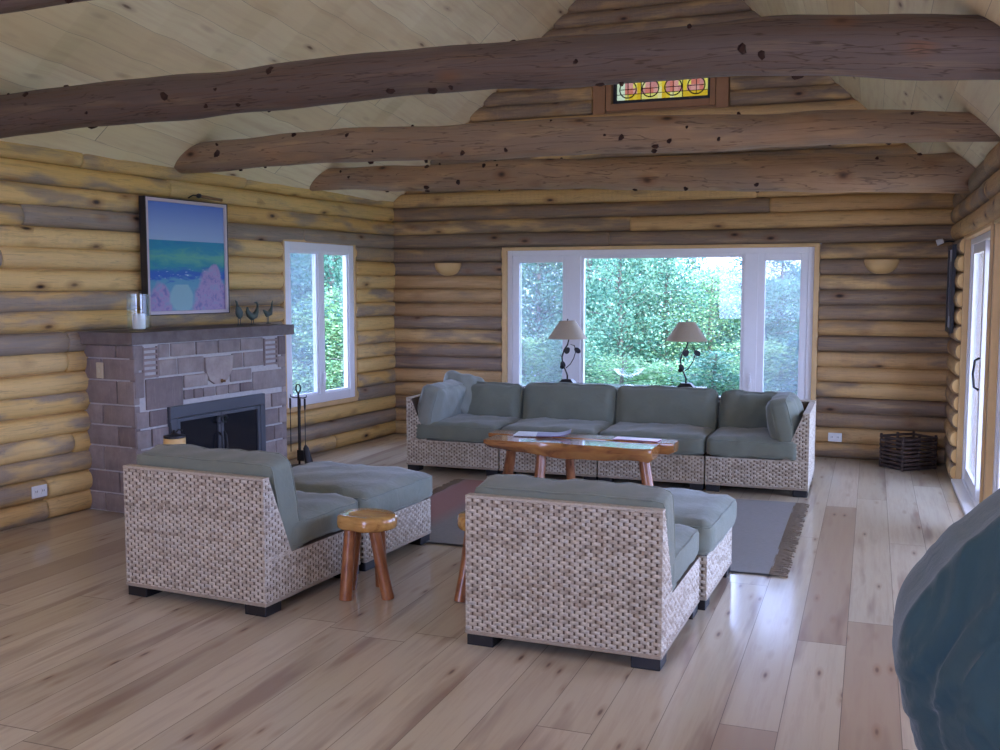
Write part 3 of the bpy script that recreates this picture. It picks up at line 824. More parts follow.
# ------------------------------------------------------------------ coffee table
t = thing('coffee_table', 'rustic split log coffee table with round varnished legs standing before the long sofa', 'table', (-2.05, 7.25, 0), math.radians(-1))
def slab(mb, x0, x1, y0, y1, zt, th, seed, rnd):
    rr = random.Random(seed); N = 36; ph = [rr.uniform(0, 6) for _ in range(6)]; rings = []
    for i in range(N+1):
        s = i/N; x = x0+(x1-x0)*s
        ef = min(1., (min(s, 1-s)*N/1.2+.72))
        th_ = th*(.55+.45*min(1, s*3.2))*(1+.10*math.sin(x*7+ph[0])+.05*math.sin(x*17+ph[1]))
        ya = y0+.018*math.sin(x*6+ph[2])+.01*math.sin(x*15+ph[3]); yb_ = y1+.012*math.sin(x*5+ph[4])
        # ends pinch in
        yc = (ya+yb_)/2; hw = (yb_-ya)/2*(ef*.25+.75)
        ring = []
        prof = [(-1, 0), (-.97, .012), (-.4, .012), (.4, .012), (.97, .012), (1, 0), (.97, -.45), (.75, -.85), (.3, -1), (-.3, -1), (-.75, -.88), (-.99, -.45)]
        for (u, v) in prof:
            zz = zt+(v*.4 if v > 0 else v*th_*ef)
            ring.append(mb.vert((x, yc+hw*u, zz), (x+rnd*9, u*hw+v*.1, rnd)))
        rings.append(ring)
    n = len(prof)
    for A, B in zip(rings, rings[1:]):
        for k in range(n): mb.face(A[k], B[k], B[(k+1) % n], A[(k+1) % n])
    mb.face(*rings[0]); mb.face(*rings[-1][::-1])
m = MB('lc'); slab(m, -.66, .62, -.24, .035, .50, .115, 3, .2); m.build('top_slab', 'slab', t, smooth=True, angle=40)
m = MB('lc'); slab(m, -.74, .72, .045, .24, .505, .10, 8, .7); m.build('top_slab', 'slab', t, smooth=True, angle=40)
for (tx, ty, fx, fy, r) in ((-.24, -.12, -.25, -.20, .042), (-.56, .12, -.66, .20, .042), (.53, -.10, .62, -.18, .042), (-.11, .14, -.10, .22, .036)):
    m = MB('lc'); m.tube([(fx, fy, 0), (fx*.7+tx*.3, fy*.7+ty*.3, .13), (fx*.3+tx*.7, fy*.3+ty*.7, .30), (tx, ty, .44)], [r*1.05, r, r*1.0, r*.92], 12, (tx+1)/3, wob=.03)
    m.build('leg', 'leg', t, smooth=True, angle=50)
def magazine(name, label, loc, rz, w, d, h, mat, curl=0.):
    m = MB(); N = 10; rows = []
    for i in range(N+1):
        x = -w/2+w*i/N; lift = curl*max(0, (i/N-.55)/.45)**2
        rows.append([m.vert((x, -d/2, lift)), m.vert((x, d/2, lift)), m.vert((x, d/2, lift+h)), m.vert((x, -d/2, lift+h))])
    for A, B in zip(rows, rows[1:]):
        for k in range(4): m.face(A[k], B[k], B[(k+1) % 4], A[(k+1) % 4])
    m.face(*rows[0]); m.face(*rows[-1][::-1])
    o = m.build(name, mat, None); o.location = loc; o.rotation_euler = (0, 0, rz); tag(o, label, 'magazine'); return o
magazine('magazine', 'white magazine lying flat under the purple one on the log table', (-2.42, 7.36, .511), math.radians(8), .30, .22, .006, 'paper')
magazine('magazine', 'purple magazine with one cover edge curling up on the log table', (-2.26, 7.34, .5185), math.radians(14), .26, .20, .006, 'purple', .028)
magazine('magazine', 'pinkish red magazine lying flat at the right end of the log table', (-1.62, 7.37, .512), math.radians(-3), .34, .13, .005, 'pink')

# ------------------------------------------------------------------ stools
def stool(label, loc, rz, legs, seed, w=.33, d=.29):
    t = thing('wooden_stool', label, 'stool', loc, rz)
    m = MB(); N = 40
    def out(k, sc=1.):
        a = 2*PI*k/N
        r = 1-.20*math.exp(-((math.atan2(math.sin(a+PI*.5+.25), math.cos(a+PI*.5+.25)))/.35)**2)+.03*math.sin(3*a+seed)
        return (w/2*r*math.cos(a)*sc, d/2*r*math.sin(a)*sc)
    rings = []
    for sc, z in ((.90, .368), (.985, .378), (1., .400), (.985, .432), (.93, .440), (.6, .437), (.2, .434)):
        rings.append([m.vert((*out(k, sc), z)) for k in range(N)])
    for A, B in zip(rings, rings[1:]):
        for k in range(N): m.face(A[k], A[(k+1) % N], B[(k+1) % N], B[k])
    m.face(*rings[0][::-1]); m.face(*rings[-1]); m.build('seat', 'seat_slab', t, smooth=True, angle=60)
    for j, (tx, ty, fx, fy) in enumerate(legs):
        m = MB('lc'); m.tube([(fx, fy, 0), (fx*.65+tx*.35, fy*.65+ty*.35, .13), (tx, ty, .382)], [.034, .033, .031], 12, .1+.2*j, wob=.03)
        m.build('leg', 'leg', t, smooth=True, angle=50)
    return t
stool('small log stool with kidney shaped seat standing beside the left chair', (-2.505, 4.74, 0), 0,
      [(-.06, -.07, -.06, -.13), (.07, -.05, .14, -.03), (.04, .07, .0, .17), (-.09, .06, -.135, .05)], 1)
stool('log stool mostly hidden behind the left side of the front middle chair', (-1.905, 4.95, 0), .6,
      [(-.07, -.02, -.155, -.08), (.05, -.07, .06, -.09), (.04, .07, .07, .13), (-.06, .07, -.09, .15)], 2, .31, .29)

# ------------------------------------------------------------------ rug
m = MB()
rx0, rx1, ry0, ry1 = -3.22, -.50, 5.84, 7.88
def rg(u, v):
    x = rx0+(rx1-rx0)*u; y = ry0+(ry1-ry0)*v
    return ((x, y, .012+.0015*math.sin(x*9+y*4)+.001*math.sin(y*21)), None)
grid_surface(m, rg, 60, 44)
i0 = len(m.v)
e = [m.vert(p) for p in ((rx0, ry0, 0.001), (rx1, ry0, 0.001), (rx1, ry1, 0.001), (rx0, ry1, 0.001))]
m.face(*e[::-1])
rug = m.build('rug', 'rug', None, smooth=True); 
tag(rug, 'flat grey woven rug with fringed ends lying under the log table', 'rug')
for (xs, sg) in ((rx1, 1), (rx0, -1)):
    m = MB(); rr = random.Random(9)
    for i in range(190):
        y = ry0+(ry1-ry0)*(i+.5)/190; L = rr.uniform(.06, .10); dy = rr.uniform(-.02, .02)
        m.tube([(xs-sg*.01, y, .010), (xs+sg*L*.5, y+dy*.4, .008+rr.uniform(0, .006)), (xs+sg*L, y+dy, .004)], [.0042, .0045, .003], 5)
    f = m.build('fringe', 'fringe', rug); f['kind'] = 'stuff'

# ------------------------------------------------------------------ fireplace
FX = .52; FY0, FY1 = 0., 1.735; FZ = 1.235
t = thing('fireplace', 'stone fireplace of mauve blocks with steel firebox doors against the left wall', 'fireplace', (xl(5.90), 5.90, 0), -ang)
m = MB(); e = .012; FBY0, FBY1, FBZ = .37, 1.37, .66
for q in ((.0, FX-e, FY0+e, FBY0, 0, FZ), (.0, FX-e, FBY1, FY1-e, 0, FZ), (.0, FX-e, FBY0, FBY1, FBZ, FZ), (.0, FX-.42, FBY0, FBY1, 0, FBZ)): m.box(*q)
core = m.build('mortar_core', 'mortar', t)
st = MB('lc'); rr = random.Random(12)
LY = lambda y: (y-5.79)*.89
def blk(x0, x1, y0, y1, z0, z1, c):
    b = .006
    st.box(x0, x1, y0, y1, z0, z1, (0, 0, c), b)
def stone_front(y0, y1, z0, z1): blk(FX-.05, FX+rr.uniform(-.004, .008), max(FY0, LY(y0))+.007, min(FY1, LY(y1))-.007, z0+.008, z1-.008, rr.random())
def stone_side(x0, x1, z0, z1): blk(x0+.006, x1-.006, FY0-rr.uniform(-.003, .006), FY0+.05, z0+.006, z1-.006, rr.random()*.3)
def stone_right(x0, x1, z0, z1): blk(x0+.006, x1-.006, FY1-.05, FY1+.002, z0+.007, z1-.007, rr.random())
stone_front(5.79, 5.90, 1.04, FZ); stone_front(5.79, 5.90, .84, 1.04)
for a, b in ((6.06, 6.20), (6.20, 6.50), (6.50, 6.78), (6.78, 7.08), (7.08, 7.41)): stone_front(a, b, 1.12, FZ)
for a, b in ((6.06, 6.28), (6.28, 6.61), (6.96, 7.12), (7.12, 7.41)): stone_front(a, b, .985, 1.12)
stone_front(7.62, 7.75, 1.06, FZ); stone_front(7.62, 7.75, .95, 1.06)
stone_front(5.91, 6.34, .745, .985); stone_front(6.34, 6.64, .875, .985); stone_front(6.93, 7.24, .875, .985); stone_front(7.24, 7.75, .78, .95)
kp = [(6.60, 1.10), (6.96, 1.10), (6.945, .99), (6.88, .91), (6.80, .882), (6.72, .885), (6.65, .92), (6.61, .99)]
st.prism([(LY(y), z) for y, z in kp], 'x', FX-.03, FX+.014, (0, 0, 1.0))
for a, b in ((6.34, 6.46), (6.46, 6.58), (6.58, 6.74), (6.74, 6.90), (6.90, 7.06), (7.06, 7.24)): stone_front(a, b, .785, .872)
z = 0.
while z < .74:
    z1 = min(.75, z+rr.uniform(.13, .19))
    if .75-z1 < .08: z1 = .75
    c = rr.uniform(5.92, 6.0)
    stone_front(5.79, c, z, z1); stone_front(c, 6.155, z, z1)
    c = rr.uniform(7.50, 7.62); stone_front(7.39, c, z, z1); stone_front(c, 7.75, z, z1)
    z = z1
z = 0.; k = 0
while z < FZ-.02:
    z1 = min(FZ, z+rr.uniform(.14, .19))
    if FZ-z1 < .08: z1 = FZ
    c = .27+(.08 if k % 2 else -.07); stone_side(.03, c, z, z1); stone_side(c, FX+.004, z, z1)
    stone_right(.03, .27, z, z1); stone_right(.27, FX+.002, z, z1); z = z1; k += 1
st.build('stonework', 'stone', t, smooth=True, angle=30)
m = MB(); m.prism([(.0, -.06), (FX+.015, -.025), (FX+.02, 1.83), (.0, 1.84)], 'z', FZ, FZ+.085); m.build('mantel_shelf', 'mantel', t)
MAT['stone_plain'] = plain('mauve vent slat', (.30, .23, .21), .7)
for (a, b) in ((.085, .235), (1.445, 1.62)):
    z0, z1 = (.985, 1.215)
    m = MB(); m.box(FX-.04, FX-.03, a, b, z0, z1); v = m.build('vent', 'firebox', t)
    m = MB()
    for j in range(6):
        zz = z0+.004+j*.040
        m.box(FX-.012, FX+.008, a+.004, b-.004, zz, zz+.017, None, .003)
    m.box(FX-.03, FX+.006, a, a+.012, z0, z1, None, .002); m.box(FX-.03, FX+.006, b-.012, b, z0, z1, None, .002)
    m.build('louvre', 'stone_plain', v)
m = MB(); m.lathe([(.0, .0), (.016, .004), (.016, .010), (.009, .014), (.007, .03), (.012, .036), (.0, .04)], 14); k = m.build('damper_knob', 'copper', t, smooth=True); k.location = (FX+.012, LY(6.80), .905); k.rotation_euler = (0, PI/2, 0)
m = MB()
Y0_, Y1_ = .325, 1.42
m.box(FX-.02, FX+.022, Y0_, Y1_, .665, .755, None, .005); m.box(FX-.02, FX+.022, Y0_, Y0_+.07, .06, .665, None, .005); m.box(FX-.02, FX+.022, Y1_-.06, Y1_, .06, .665, None, .005); m.box(FX-.02, FX+.022, Y0_, Y1_, .0, .06, None, .005)
fbx = m.build('firebox_surround', 'steel', t)
ym = (Y0_+.07+Y1_-.06)/2
for (a, b, hs_) in ((Y0_+.075, ym-.003, 1), (ym+.003, Y1_-.065, -1)):
    m = MB(); frame_rect(m, 'y', FX-.01, FX+.018, a, b, .065, .66, .028, .035, .003); dr = m.build('firebox_door', 'steel', t)
    m = MB(); m.box(FX-.004, FX+.004, a+.025, b-.025, .10, .63); m.build('glass_panel', 'firebox', dr)
    c = b-.025 if hs_ > 0 else a+.025
    m = MB(); m.tube([(FX+.018, c, .30), (FX+.045, c, .33), (FX+.05, c, .40), (FX+.045, c, .47), (FX+.018, c, .50)], .007, 8)
    m.tube([(FX+.03, c+.035*math.cos(q*PI/6), .60+.028*math.sin(q*PI/6)) for q in range(11)], .006, 6)
    m.build('handle', 'iron', dr, smooth=True)
m = MB(); m.box(.165, .225, FY0-.016, FY0+.0, .985, 1.10, None, .003); sw = m.build('switch_plate', 'almond', t)
m = MB(); m.box(.189, .200, FY0-.026, FY0-.014, 1.03, 1.055, None, .002); m.build('toggle', 'almond', sw)

# ------------------------------------------------------------------ mantel objects
ZM = FZ+.085
t = thing('candle_holder', 'clear glass hurricane candle holder with white candle at the left of the mantel', 'candle holder', (-5.05, 6.05, ZM+.001))
m = MB(); n = 28
prof = [(.045, 0), (.075, .004), (.082, .02), (.084, .10), (.083, .275), (.079, .275), (.079, .10), (.077, .024), (.045, .016)]
m.lathe(prof, n); m.build('glass', 'jar', t, smooth=True, angle=40)
m = MB(); m.lathe([(.0, 0), (.042, 0), (.044, .006), (.044, .11), (.036, .115), (0, .112)], 20, (0, 0, .0175)); m.build('candle', 'wax', t, smooth=True, angle=40)
m = MB(); m.tube([(0, 0, .128), (.002, 0, .145)], .0018, 6); m.build('wick', 'iron', t)
def bird(label, y, body, neck, legs, sc=1.):
    t = thing('bird_figurine', label, 'figurine', (-5.05, y, ZM+.0005), 0, None)
    m = MB('lc'); m.tube(body[0], body[1], 12, .3)
    b = m.build('body', 'bird', t, smooth=True)
    m = MB(); m.tube(neck[0], neck[1], 8); m.build('neck', 'bird', t, smooth=True)
    for ly in legs:
        m = MB(); m.tube([(0, ly, .0), (0, ly, .065)], .0035, 6); m.tube([(-.012, ly, .003), (.022, ly, .003)], .003, 6); m.build('leg', 'bird', t)
bird('upright slim bird figurine beside the painting, leftmost of the three on the mantel', 7.30,
     ([(0, .015, .055), (0, .012, .075), (0, .005, .11), (0, -.008, .145), (0, -.018, .165)], [.006, .026, .034, .024, .012]),
     ([(0, -.016, .16), (0, -.024, .185), (0, -.036, .205), (0, -.048, .215)], [.012, .010, .008, .002]), (-.012, .022))
bird('round bodied bird figurine with head and tail raised, middle one on the mantel', 7.50,
     ([(0, -.075, .155), (0, -.072, .12), (0, -.05, .09), (0, -.01, .068), (0, .035, .078), (0, .065, .11), (0, .078, .15)], [.006, .018, .026, .030, .028, .020, .010]),
     ([(0, .078, .145), (0, .080, .175), (0, .062, .192), (0, .03, .190)], [.010, .009, .010, .002]), (-.015, .015))
bird('small bird figurine with pointed beak lowered, rightmost on the mantel near the window', 7.735,
     ([(0, -.07, .125), (0, -.045, .11), (0, -.005, .085), (0, .035, .095), (0, .06, .13), (0, .07, .165)], [.003, .012, .026, .026, .014, .006]),
     ([(0, .068, .16), (0, .073, .185), (0, .085, .205)], [.008, .006, .003]), (-.008, .012))

# painting (flat picture in a deep white frame)
pa = thing('painting', 'framed seascape painting of turquoise water and pink rocks over the mantel', 'painting', (xl(6.86)+.15, 6.86, 1.885), -ang)
m = MB(); frame_rect(m, 'y', -.055, .012, -.465, .455, -.455, .455, .028, .028, .003); m.build('frame', MAT.setdefault('pframe', plain('pale mauve painted frame', (.55, .47, .50), .45, .4, .05)), pa)
m = MB(); frame_rect(m, 'y', -.05, .016, -.470, .460, -.460, .460, .007, .007, .001); m.build('frame_edge', 'blackframe', pa)
m = MB(); m.box(-.05, -.004, -.44, .43, -.43, .43); m.build('canvas', 'art', pa)
for yy_ in (-.27, .27):
    m = MB(); m.box(-.09, -.055, yy_-.03, yy_+.03, .1, .16, None); m.build('wall_spacer', 'blackframe', pa)
lt = thing('picture_light', 'small brass picture light mounted above the seascape painting', 'lamp', (xl(6.98)+.06, 6.98, 2.375), -ang)
m = MB(); m.tube([(0, 0, 0), (.05, 0, .02), (.13, 0, .012)], .006, 8); m.build('arm', 'iron', lt, smooth=True)
m = MB(); m.tube([(.13, -.03, .008), (.13, .25, -.004)], .013, 12); m.build('shade_tube', 'copper', lt, smooth=True, angle=40)
m = MB(); m.lathe([(0, -.02), (.018, -.014), (.024, 0), (.018, .014), (0, .02)], 14); o = m.build('knuckle', 'iron', lt, smooth=True); o.location = (.13, -.02, .01)

# dark framed picture on the right wall, with a small spot light
pr = thing('framed_picture', 'dark framed print hanging on the right wall beside the sliding door', 'picture', (XR-.072, 9.74, 1.63))
m = MB(); frame_rect(m, 'y', -.022, .012, -.27, .27, -.38, .38, .035, .035, .003); m.build('frame', 'blackframe', pr)
m = MB(); m.box(-.006, .004, -.24, .24, -.35, .35); mb_ = m.build('mount', 'matboard', pr)
m = MB(); m.box(-.009, -.005, -.14, .14, -.24, .24); m.build('print', 'artdark', pr)
sp = thing('spot_light', 'small white spot light on an arm above the dark framed print', 'lamp', (.66, 9.95, 2.045))
m = MB(); m.tube([(.03, 0, 0), (-.03, -.02, .01), (-.09, -.04, 0)], .006, 8); m.build('arm', 'iron', sp, smooth=True)
m = MB(); m.lathe([(.0, 0), (.020, .004), (.026, .03), (.028, .06), (.0, .058)], 16); o = m.build('lamp_head', 'outlet', sp, smooth=True, angle=40); o.location = (-.08, -.045, .015); o.rotation_euler = (0, math.radians(-110), 0)

# wall sconces: wooden half bowls
for cx, l in ((-4.33, 'half bowl wooden wall sconce left of the picture window'), (.068, 'half bowl wooden wall sconce right of the picture window')):
    m = MB(); N = 20; K = 8; rings = []
    for j in range(K+1):
        f = j/K; r = .155*math.sin(f*PI/2)**.75*(1 if j else .12); z = -.135*(1-f**1.6)
        rings.append([m.vert((r*math.cos(PI+PI*k/N), r*.75*math.sin(PI+PI*k/N), z)) for k in range(N+1)])
    inner = [[m.vert((m.v[i][0]*.93, m.v[i][1]*.93, m.v[i][2]+.006)) for i in rg_] for rg_ in rings]
    for RR in (rings, inner):
        for A, B in zip(RR, RR[1:]):
            for k in range(N): m.face(A[k], A[k+1], B[k+1], B[k])
    for k in range(N): m.face(rings[-1][k], rings[-1][k+1], inner[-1][k+1], inner[-1][k])
    m.face(*rings[0][::-1])
    o = m.build('wall_sconce', MAT.setdefault('sconce', plain('pale maple wood', (.58, .38, .16), .5, .4, .08, 8)), None, smooth=True, angle=50); o.location = (cx, YB-.055, 1.90); tag(o, l, 'wall light')

# outlets
def outlet(label, loc, rz, w=.125, h=.085):
    t = thing('wall_outlet', label, 'outlet', loc, rz)
    m = MB(); m.box(-w/2, w/2, -.008, 0, -h/2, h/2, None, .003); m.build('cover_plate', 'outlet', t)
    for dx in (-.028, .028):
        m = MB(); m.box(dx-.016, dx+.016, -.011, -.007, -.022, .022, None, .002); s = m.build('socket', 'outlet', t)
        m = MB(); m.box(dx-.008, dx-.005, -.0118, -.0108, -.004, .010); m.box(dx+.005, dx+.008, -.0118, -.0108, -.004, .010); m.build('slots', 'iron', s)
outlet('white wall outlet low on the left log wall', (xl(5.42)+.078, 5.42, .225), -PI/2*-1+0-ang)
outlet('white wall outlet low on the back wall right of the sofa', (-.30, YB-.076, .21), 0)

# ------------------------------------------------------------------ console table, lamps, glass dish
t = thing('console_table', 'narrow dark console table standing behind the long sofa under the window', 'table', (-2.225, 9.62, 0))
m = MB(); m.box(-.75, .75, -.19, .19, .655, .685, None, .006); m.build('tabletop', 'dark_wood', t)
m = MB(); frame_rect(m, 'x', -.15, -.13, -.70, .70, .565, .655, .02, .02, .002); m.box(-.70, .70, -.15, -.135, .58, .655); m.box(-.70, .70, .135, .15, .58, .655); m.build('apron', 'dark_wood', t)
for x in (-.69, .69):
    for y in (-.14, .14):
        m = MB(); m.box(x-.02, x+.02, y-.02, y+.02, 0, .655, None, .003); m.build('leg', 'dark_wood', t)
def lamp(label, x):
    t = thing('table_lamp', label, 'lamp', (x, 9.60, .686), 0, None)
    m = MB(); m.prism([(-.085, -.06), (.085, -.06), (.085, .06), (-.085, .06)], 'z', 0, .012)
    A = [m.vert(p) for p in ((-.082, -.058, .012), (.082, -.058, .012), (.082, .058, .012), (-.082, .058, .012))]; B = [m.vert(p) for p in ((-.045, -.035, .05), (.045, -.035, .05), (.045, .035, .05), (-.045, .035, .05))]
    for k in range(4): m.face(A[k], A[(k+1) % 4], B[(k+1) % 4], B[k])
    m.face(*B); m.build('base', 'iron', t)
    m = MB(); pts = [(0, 0, .05), (0, 0, .09), (-.02, 0, .14), (-.048, 0, .20), (-.055, 0, .27), (-.035, 0, .34), (.0, 0, .39), (.012, 0, .44), (.01, 0, .50)]
    m.tube(pts, [.009, .009, .008, .008, .008, .008, .008, .007, .007], 8); m.build('stem', 'iron', t, smooth=True)
    m = MB(); m.tube([(-.015, .0, .16), (.03, 0, .20), (.065, 0, .26), (.085, 0, .33), (.07, .0, .385), (.03, 0, .395)], [.005]*5+[.003], 6); m.tube([(-.05, 0, .26), (-.075, 0, .29)], .003, 6); v = m.build('vine', 'iron', t, smooth=True)
    for (lx, lz, an, s) in ((-.045, .19, .3, 1.), (-.005, .33, -.5, 1.), (.105, .335, .9, 1.), (-.055, .165, 1.2, .6)):
        m = MB(); N = 14; top = []; bot = []
        for k in range(N):
            a = 2*PI*k/N; px, pz = .026*s*math.sin(a), .040*s*math.cos(a)*(1 if math.cos(a) > 0 else .8)
            q = (px*math.cos(an)-pz*math.sin(an)+lx, pz*math.cos(an)+px*math.sin(an)+lz)
            top.append(m.vert((q[0], -.004, q[1]))); bot.append(m.vert((q[0], .004, q[1])))
        m.face(*top[::-1]); m.face(*bot)
        for k in range(N): m.face(top[k], top[(k+1) % N], bot[(k+1) % N], bot[k])
        m.build('leaf', 'iron', t)
    m = MB(); N = 32; rA = []
    for r, z in ((.197, .452), (.078, .628), (.075, .628), (.193, .452)):
        rA.append([m.vert((r*math.cos(2*PI*k/N), r*math.sin(2*PI*k/N), z)) for k in range(N)])
    for i in range(4):
        A, B = rA[i], rA[(i+1) % 4]
        for k in range(N): m.face(A[k], A[(k+1) % N], B[(k+1) % N], B[k])
    m.build('lamp_shade', 'shade', t, smooth=True, angle=40)
    m = MB(); m.tube([(0, 0, .49), (0, 0, .635)], .004, 6); m.lathe([(0, 0), (.008, .004), (.006, .014), (0, .018)], 10, (0, 0, .632))
    for q in range(3): m.tube([(0, 0, .62), (.076*math.cos(q*2.1), .076*math.sin(q*2.1), .62)], .002, 5)
    m.build('harp', 'iron', t)
lamp('vine stemmed table lamp at the left end of the console table', -2.82)
lamp('vine stemmed table lamp at the right end of the console table', -1.645)
m = MB(); m.lathe([(.0, 0), (.055, .002), (.055, .008), (.012, .02), (.010, .075), (.03, .09), (.10, .115), (.145, .155), (.150, .165), (.143, .162), (.095, .122), (.02, .098), (0, .096)], 28)
o = m.build('glass_compote', 'jar', None, smooth=True, angle=60); o.location = (-2.20, 9.60, .686); tag(o, 'footed clear glass dish between the two lamps on the console', 'dish')

# ------------------------------------------------------------------ fireplace tools, log stump, crate
t = thing('fireplace_tool_set', 'black wrought iron fireplace tool set on a stand right of the fireplace', 'fireplace tools', (-4.90, 7.98, 0))
m = MB(); m.lathe([(0, 0), (.10, 0), (.10, .012), (.03, .022), (0, .03)], 24); m.build('base', 'iron', t, smooth=True, angle=40)
m = MB(); m.tube([(0, 0, .02), (0, 0, .69)], .010, 8); m.tube([(.0+.024*math.sin(q*PI/8), .0, .725+.038*math.cos(q*PI/8)*1.) for q in range(16)], .007, 8, closed=True)
m.tube([(-.085, 0, .665), (-.08, 0, .645), (-.05, 0, .637), (0, 0, .64), (.05, 0, .637), (.08, 0, .645), (.085, 0, .665)], .005, 6); m.build('stand', 'iron', t, smooth=True)
for i, (dx, nm) in enumerate(((-.075, 'poker'), (.028, 'shovel'), (.078, 'brush'))):
    m = MB(); m.tube([(dx, -.02, .635), (dx, -.02, .56), (dx, -.02, .53)], [.009, .010, .006], 8); m.tube([(dx, -.02, .54), (dx, -.02, .14 if nm != 'brush' else .20)], .0045, 6)
    if nm == 'brush': m.tube([(dx, -.02, .21), (dx+.005, -.02, .18), (dx+.02, -.02, .10), (dx+.035, -.02, .045)], [.008, .026, .034, .04], 10)
    if nm == 'shovel': m.box(dx-.035, dx+.035, -.03, -.022, .06, .16, None, .003)
    m.build(nm, 'iron', t, smooth=True, angle=50)
t = thing('wooden_cylinder', 'pale turned wooden cylinder with dark metal lid in front of the firebox', 'container', (-4.52, 5.74, 0))
m = MB(); m.lathe([(0, 0), (.072, 0), (.075, .01), (.075, .60), (.070, .605), (0, .605)], 24); m.build('body', 'pinelight', t, smooth=True, angle=40)
m = MB(); m.lathe([(0, .605), (.074, .606), (.074, .622), (.03, .630), (.012, .64), (.008, .66), (0, .662)], 20); m.tube([(.0, .0, .63), (.02, .02, .66), (.045, .03, .655)], .006, 6); m.tube([(-.02, 0, .63), (-.03, 0, .71)], .006, 6); m.build('lid', 'iron', t, smooth=True, angle=50)

t = thing('slatted_crate', 'dark slatted wooden crate on the floor in the back right corner', 'crate', (.335, 9.80, 0), math.radians(0))
c, s_ = .185, .155
m = MB()
for j in range(8):
    z = .012+j*.037
    m.box(-c, c-.01, -s_-.008, -s_+.006, z, z+.022, None, .003); m.box(-c, c, s_-.006, s_+.008, z, z+.022, None, .003)
    m.box(-c-.008, -c+.006, -s_, s_, z, z+.022, None, .003)
m.build('slats', 'darkcrate', t)
m = MB()
for j in range(8):
    z = .012+j*.037
    m.box(c-.006, c+.008, -s_, s_, z, z+.022, None, .003)
m.build('slats', 'darkcrate', t)
for x in (-c, -c*.0, c-.0):
    for y in (-s_, s_): m = MB(); m.box(x-.010, x+.010, y-.016*(1 if y > 0 else -1)-.009, y-.016*(1 if y > 0 else -1)+.009, 0, .31, None, .003); m.build('corner_post', 'darkcrate', t)
m = MB(); m.box(-c, c, -s_, s_, .006, .014); m.build('bottom', 'darkcrate', t)
t.rotation_euler = (0, 0, math.radians(40)); t.location = (.345, 9.86, 0)

# ------------------------------------------------------------------ teal covered lounge seat at the right edge
def loft(mb, sections, n):
    rings = [[mb.vert(p) for p in s] for s in sections]
    for A, B in zip(rings, rings[1:]):
        for k in range(n): mb.face(A[k], A[(k+1) % n], B[(k+1) % n], B[k])
    mb.face(*rings[0][::-1]); mb.face(*rings[-1])
t = thing('covered_armchair', 'teal fabric covered armchair with draped folds at the right edge', 'armchair', (0, 0, 0))
m = MB(); secs = []; NS = 90; NK = 96
# outline seen from the camera side: a high padded back leaning away to the right, its cover pulled in at the floor
outl = [(.37, .0), (.285, .16), (.195, .34), (.138, .48), (.102, .60), (.095, .69), (.118, .77), (.170, .86), (.23, .94), (.295, 1.01), (.36, 1.075), (.42, 1.12), (.55, 1.145), (.75, 1.12), (.95, 1.05), (1.10, .90), (1.16, .65), (1.16, .35), (1.12, .0)]
def smooth_outline(pts, K):
    res = []; n = len(pts)
    for i in range(n-1):
        p0, p1, p2, p3 = pts[max(0, i-1)], pts[i], pts[i+1], pts[min(n-1, i+2)]
        for j in range(K):
            u = j/K
            res.append(tuple(.5*((2*p1[d])+(-p0[d]+p2[d])*u+(2*p0[d]-5*p1[d]+4*p2[d]-p3[d])*u*u+(-p0[d]+3*p1[d]-3*p2[d]+p3[d])*u**3) for d in (0, 1)))
    res.append(pts[-1]); return res
so = smooth_outline(outl, 6); n = len(so)
for i in range(NS+1):
    f = i/NS; y = 2.38+f*1.12
    dz = 1.06-.10*f; dx = -.015+.012*f
    g_ = min(1., f/.45); ef = .06+.94*(1-(1-g_)**2.2)**.5 if f < .45 else 1.-.25*max(0, (f-.75)/.25)**2
    ring = []
    for k, (x, z) in enumerate(so):
        cx, cz = .95, .30
        fold = (.008*math.sin(ef*30+z*1.6+.6*math.sin(z*3)+f*6)+.007*math.sin(ef*64-z*2.6+1+f*11)+.004*math.sin(ef*120+z*3))*min(1, z*3)*min(1, ef*2)
        s = ef
        xx = cx+(x-cx)*s+(-fold if x < .6 else fold)*1.
        zz = cz+(z-cz)*s+fold*(1 if z > .6 else 0)
        u = .88*xx-.47*zz+.025*math.sin(zz*6+xx*3)+.012*math.sin(zz*13+1)
        w_ = (.0075*math.sin(u*78)+.0045*math.sin(u*147+2)+.003*math.sin(u*260+zz*7))*min(1., zz*2.2)*(.6+.4*math.sin(zz*5+u*9))
        nx_ = max(0., 1-min(1., f/.45))
        ring.append((xx+dx-w_*.5, y-w_*1.6, max(0.002, zz*dz+w_*.4)))
    secs.append(ring)
loft(m, secs, n)
m.build('fabric_cover', 'teal', t, smooth=True)
m = MB(); pts = []
for k, (x, z) in enumerate(so):
    pass
# seat cushion edge low at the near side
cushion('seat_cushion', .62, .52, .34, t, (.72, 2.50, .17), mat='teal2', seed=301, puff=.04, crown=.03, r=.09)

# ------------------------------------------------------------------ outdoors
def ground_z(x, y):
    d = max(0, y-11)
    dl = max(0, -6-x)
    return -.55-.16*d-.10*dl+.1*math.sin(x*.7)*math.sin(y*.5)
m = MB()
def gfun(u, v):
    x = -45+75*u; y = -12+70*v; return ((x, y, min(-.3, ground_z(x, y))), None)
grid_surface(m, gfun, 50, 50)
g = m.build('ground', 'grass', smooth=True); g['kind'] = 'structure'

